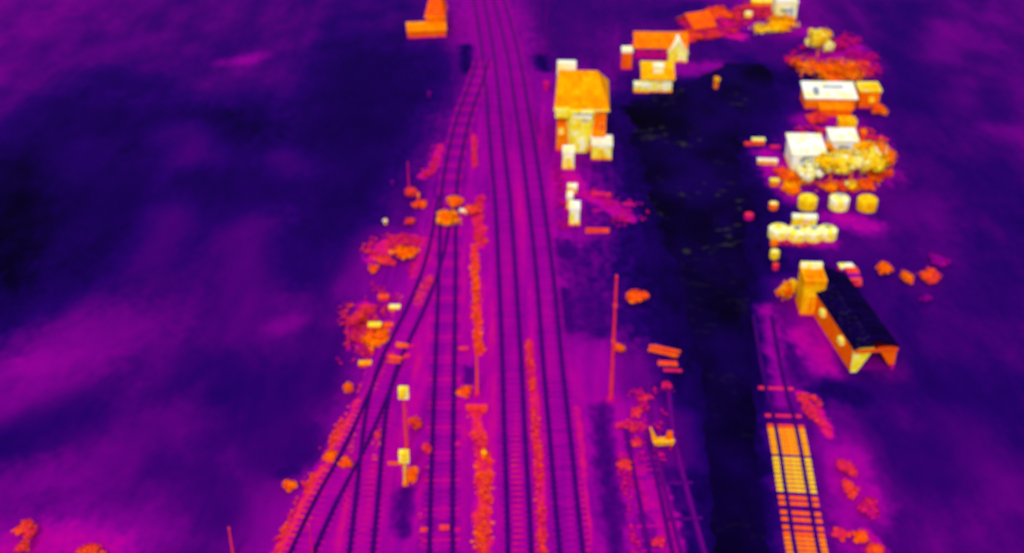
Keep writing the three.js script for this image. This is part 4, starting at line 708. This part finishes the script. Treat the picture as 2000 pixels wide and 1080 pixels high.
bush('bush', 'small pink bush beyond the single pink plank', [12.08, -79.27], 0.72, 0.8, 66);
bush('bush', 'red bush in front of the metal trough', [9.22, -72.27], 0.90, 0.5, 70);
bush('bush', 'red bush at the end of the old yard edge', [8.08, -69.66], 1.10, 0.6, 70);
bush('bush', 'small red bush in the old yard near the ditch', [9.56, -61.68], 0.88, 0.5, 67);
bush('bush', 'larger orange bush of the twin bushes beside the boiler house', [23.73, -92.60], 1.43, 1.9, 84, { group: BR });
bush('bush', 'smaller pale orange bush of the twin bushes by the boiler house', [24.90, -94.00], 1.09, 1.5, 88, { group: BR });
bush('bush', 'orange bush in the field beyond the parked car', [33.78, -97.47], 1.58, 1.2, 78, { group: BR });
bush('bush', 'round orange bush in the middle of the field row', [35.46, -95.80], 1.38, 1.1, 80, { group: BR });
bush('bush', 'red orange bush at the field end of the bush row', [37.55, -96.35], 1.66, 0.9, 75, { group: BR });
bush('bush', 'faint pink bush behind the end of the bush row', [39.33, -99.56], 2.08, 0.7, 50, { group: BR });
bush('bush', 'faint violet bush below the end of the bush row', [36.27, -92.60], 1.07, 0.7, 48, { group: BR });
bush('bush', 'red bush beside the lone siding, behind its neighbour', [23.76, -69.09], 1.24, 1.0, 68, { group: BR });
bush('bush', 'round red bush beside the lone siding', [23.35, -66.86], 1.28, 1.0, 71, { group: BR });
bush('bush', 'pink bush in the grass past the round red bush', [24.09, -64.82], 1.53, 0.8, 64, { group: BR });
bush('bush', 'low red bush closest to the siding rails', [21.80, -62.47], 1.22, 0.6, 70, { group: BR });
bush('bush', 'orange red bush between the low red bush and the field', [23.04, -61.97], 1.28, 0.7, 76, { group: BR });
bush('bush', 'red bush at the field side of the siding bushes', [23.73, -60.71], 1.33, 0.8, 73, { group: BR });
bush('tree', 'yellow tree with slanting crown above the orange hedge', [39.96, -154.32], 2.68, 3.9, 94, { grow: 1.25, cat: 'tree', trunk: 0.6, group: BF });
bush('tree', 'pale orange tree top behind the slanting yellow tree', [42.19, -159.91], 1.52, 2.0, 88, { grow: 1.25, cat: 'tree', trunk: 0.6, group: BF });
bush('hedge_bush', 'wide orange hedge bush above the white farmhouse roof', [40.02, -146.52], 5.90, 2.6, 82, { grow: 1.2, group: BF, lobes: 9, count: 1500 });
bush('hedge_bush', 'red hedge bush at the end of the orange hedge', [44.14, -148.68], 2.60, 1.2, 69, { grow: 1.2, group: BF });
bush('bush', 'red bush at the road end of the orange hedge', [36.28, -149.96], 2.22, 1.8, 68, { grow: 1.2, group: BF });
bush('bush', 'pink bush behind the slanting yellow tree', [43.47, -157.07], 1.77, 1.6, 62, { grow: 1.2, group: BF });
bush('bush', 'orange yellow hedge at the foot of the white tower house', [37.10, -165.84], 5.26, 1.5, 88, { grow: 1.2, group: BF, lobes: 8 });
bush('bush', 'red bush between barn and orange yellow hedge', [30.05, -167.16], 3.58, 0.9, 62, { grow: 1.2, group: BF });
bush('tree', 'yellow tree in front of the big white barn side', [33.32, -117.09], 2.89, 3.2, 94, { grow: 1.25, cat: 'tree', trunk: 0.5, group: BF });
bush('tree', 'broad yellow tree below the white eyebrow window house', [35.46, -117.09], 3.32, 3.4, 94, { grow: 1.25, cat: 'tree', trunk: 0.5, group: BF });
bush('tree', 'amber tree at the field side of the farmstead', [37.58, -117.84], 2.48, 3.4, 92, { grow: 1.25, cat: 'tree', trunk: 0.5, group: BF });
bush('tree', 'orange red tree at the outer corner of the farmstead', [38.76, -119.10], 2.06, 3.6, 82, { grow: 1.25, cat: 'tree', trunk: 0.6, group: BF });
bush('bush', 'pale grey yellow bush in front of the white barn door', [31.07, -117.09], 2.36, 2.0, 97, { grow: 1.2, group: BF });
bush('bush', 'orange bush beside the round yellow bush', [28.46, -114.41], 2.10, 1.1, 84, { grow: 1.2, group: BF });
bush('bush', 'small orange bush above the round cream bush', [32.83, -114.41], 1.37, 1.0, 82, { grow: 1.2, group: BF });
bush('bush', 'small cream bush between the broad tree and the round bushes', [35.00, -115.13], 1.16, 0.9, 93, { grow: 1.2, group: BF });
bush('bush', 'small red orange bush above the round amber bush', [36.57, -114.65], 1.16, 0.9, 78, { grow: 1.2, group: BF });
bush('bush', 'orange bush leaning on the farmhouse annex', [43.01, -135.19], 1.56, 1.3, 80, { grow: 1.2, group: BF });
bush('bush', 'red bush below the orange lean-to', [35.51, -132.72], 2.01, 1.0, 72, { grow: 1.2, group: BF });
bush('bush', 'orange bush filling the gap between white barn and white house', [34.38, -123.84], 1.46, 1.5, 86, { grow: 1.2, group: BF });
bush('tree', 'second amber tree between the broad yellow tree and the orange red one', [37.91, -120.91], 2.20, 2.8, 88, { grow: 1.25, cat: 'tree', trunk: 0.5, group: BF });
bush('bush', 'orange bush on the corner of the big white barn, road side', [29.25, -117.09], 1.61, 1.2, 80, { grow: 1.2, group: BF });
bush('hedge_bush', 'long red orange hedge climbing behind the low barn', [29.28, -170.77], 4.08, 1.3, 76, { group: BF, lobes: 9 });
bush('bush', 'red orange bush spreading before the red roofed barn', [24.48, -161.57], 2.78, 1.0, 74, { grow: 1.2, group: BF });
bush('bush', 'red bush between the long white crate and the barn', [28.46, -118.59], 1.52, 0.9, 74, { grow: 1.2, group: BF });

renderer.render(scene, camera);
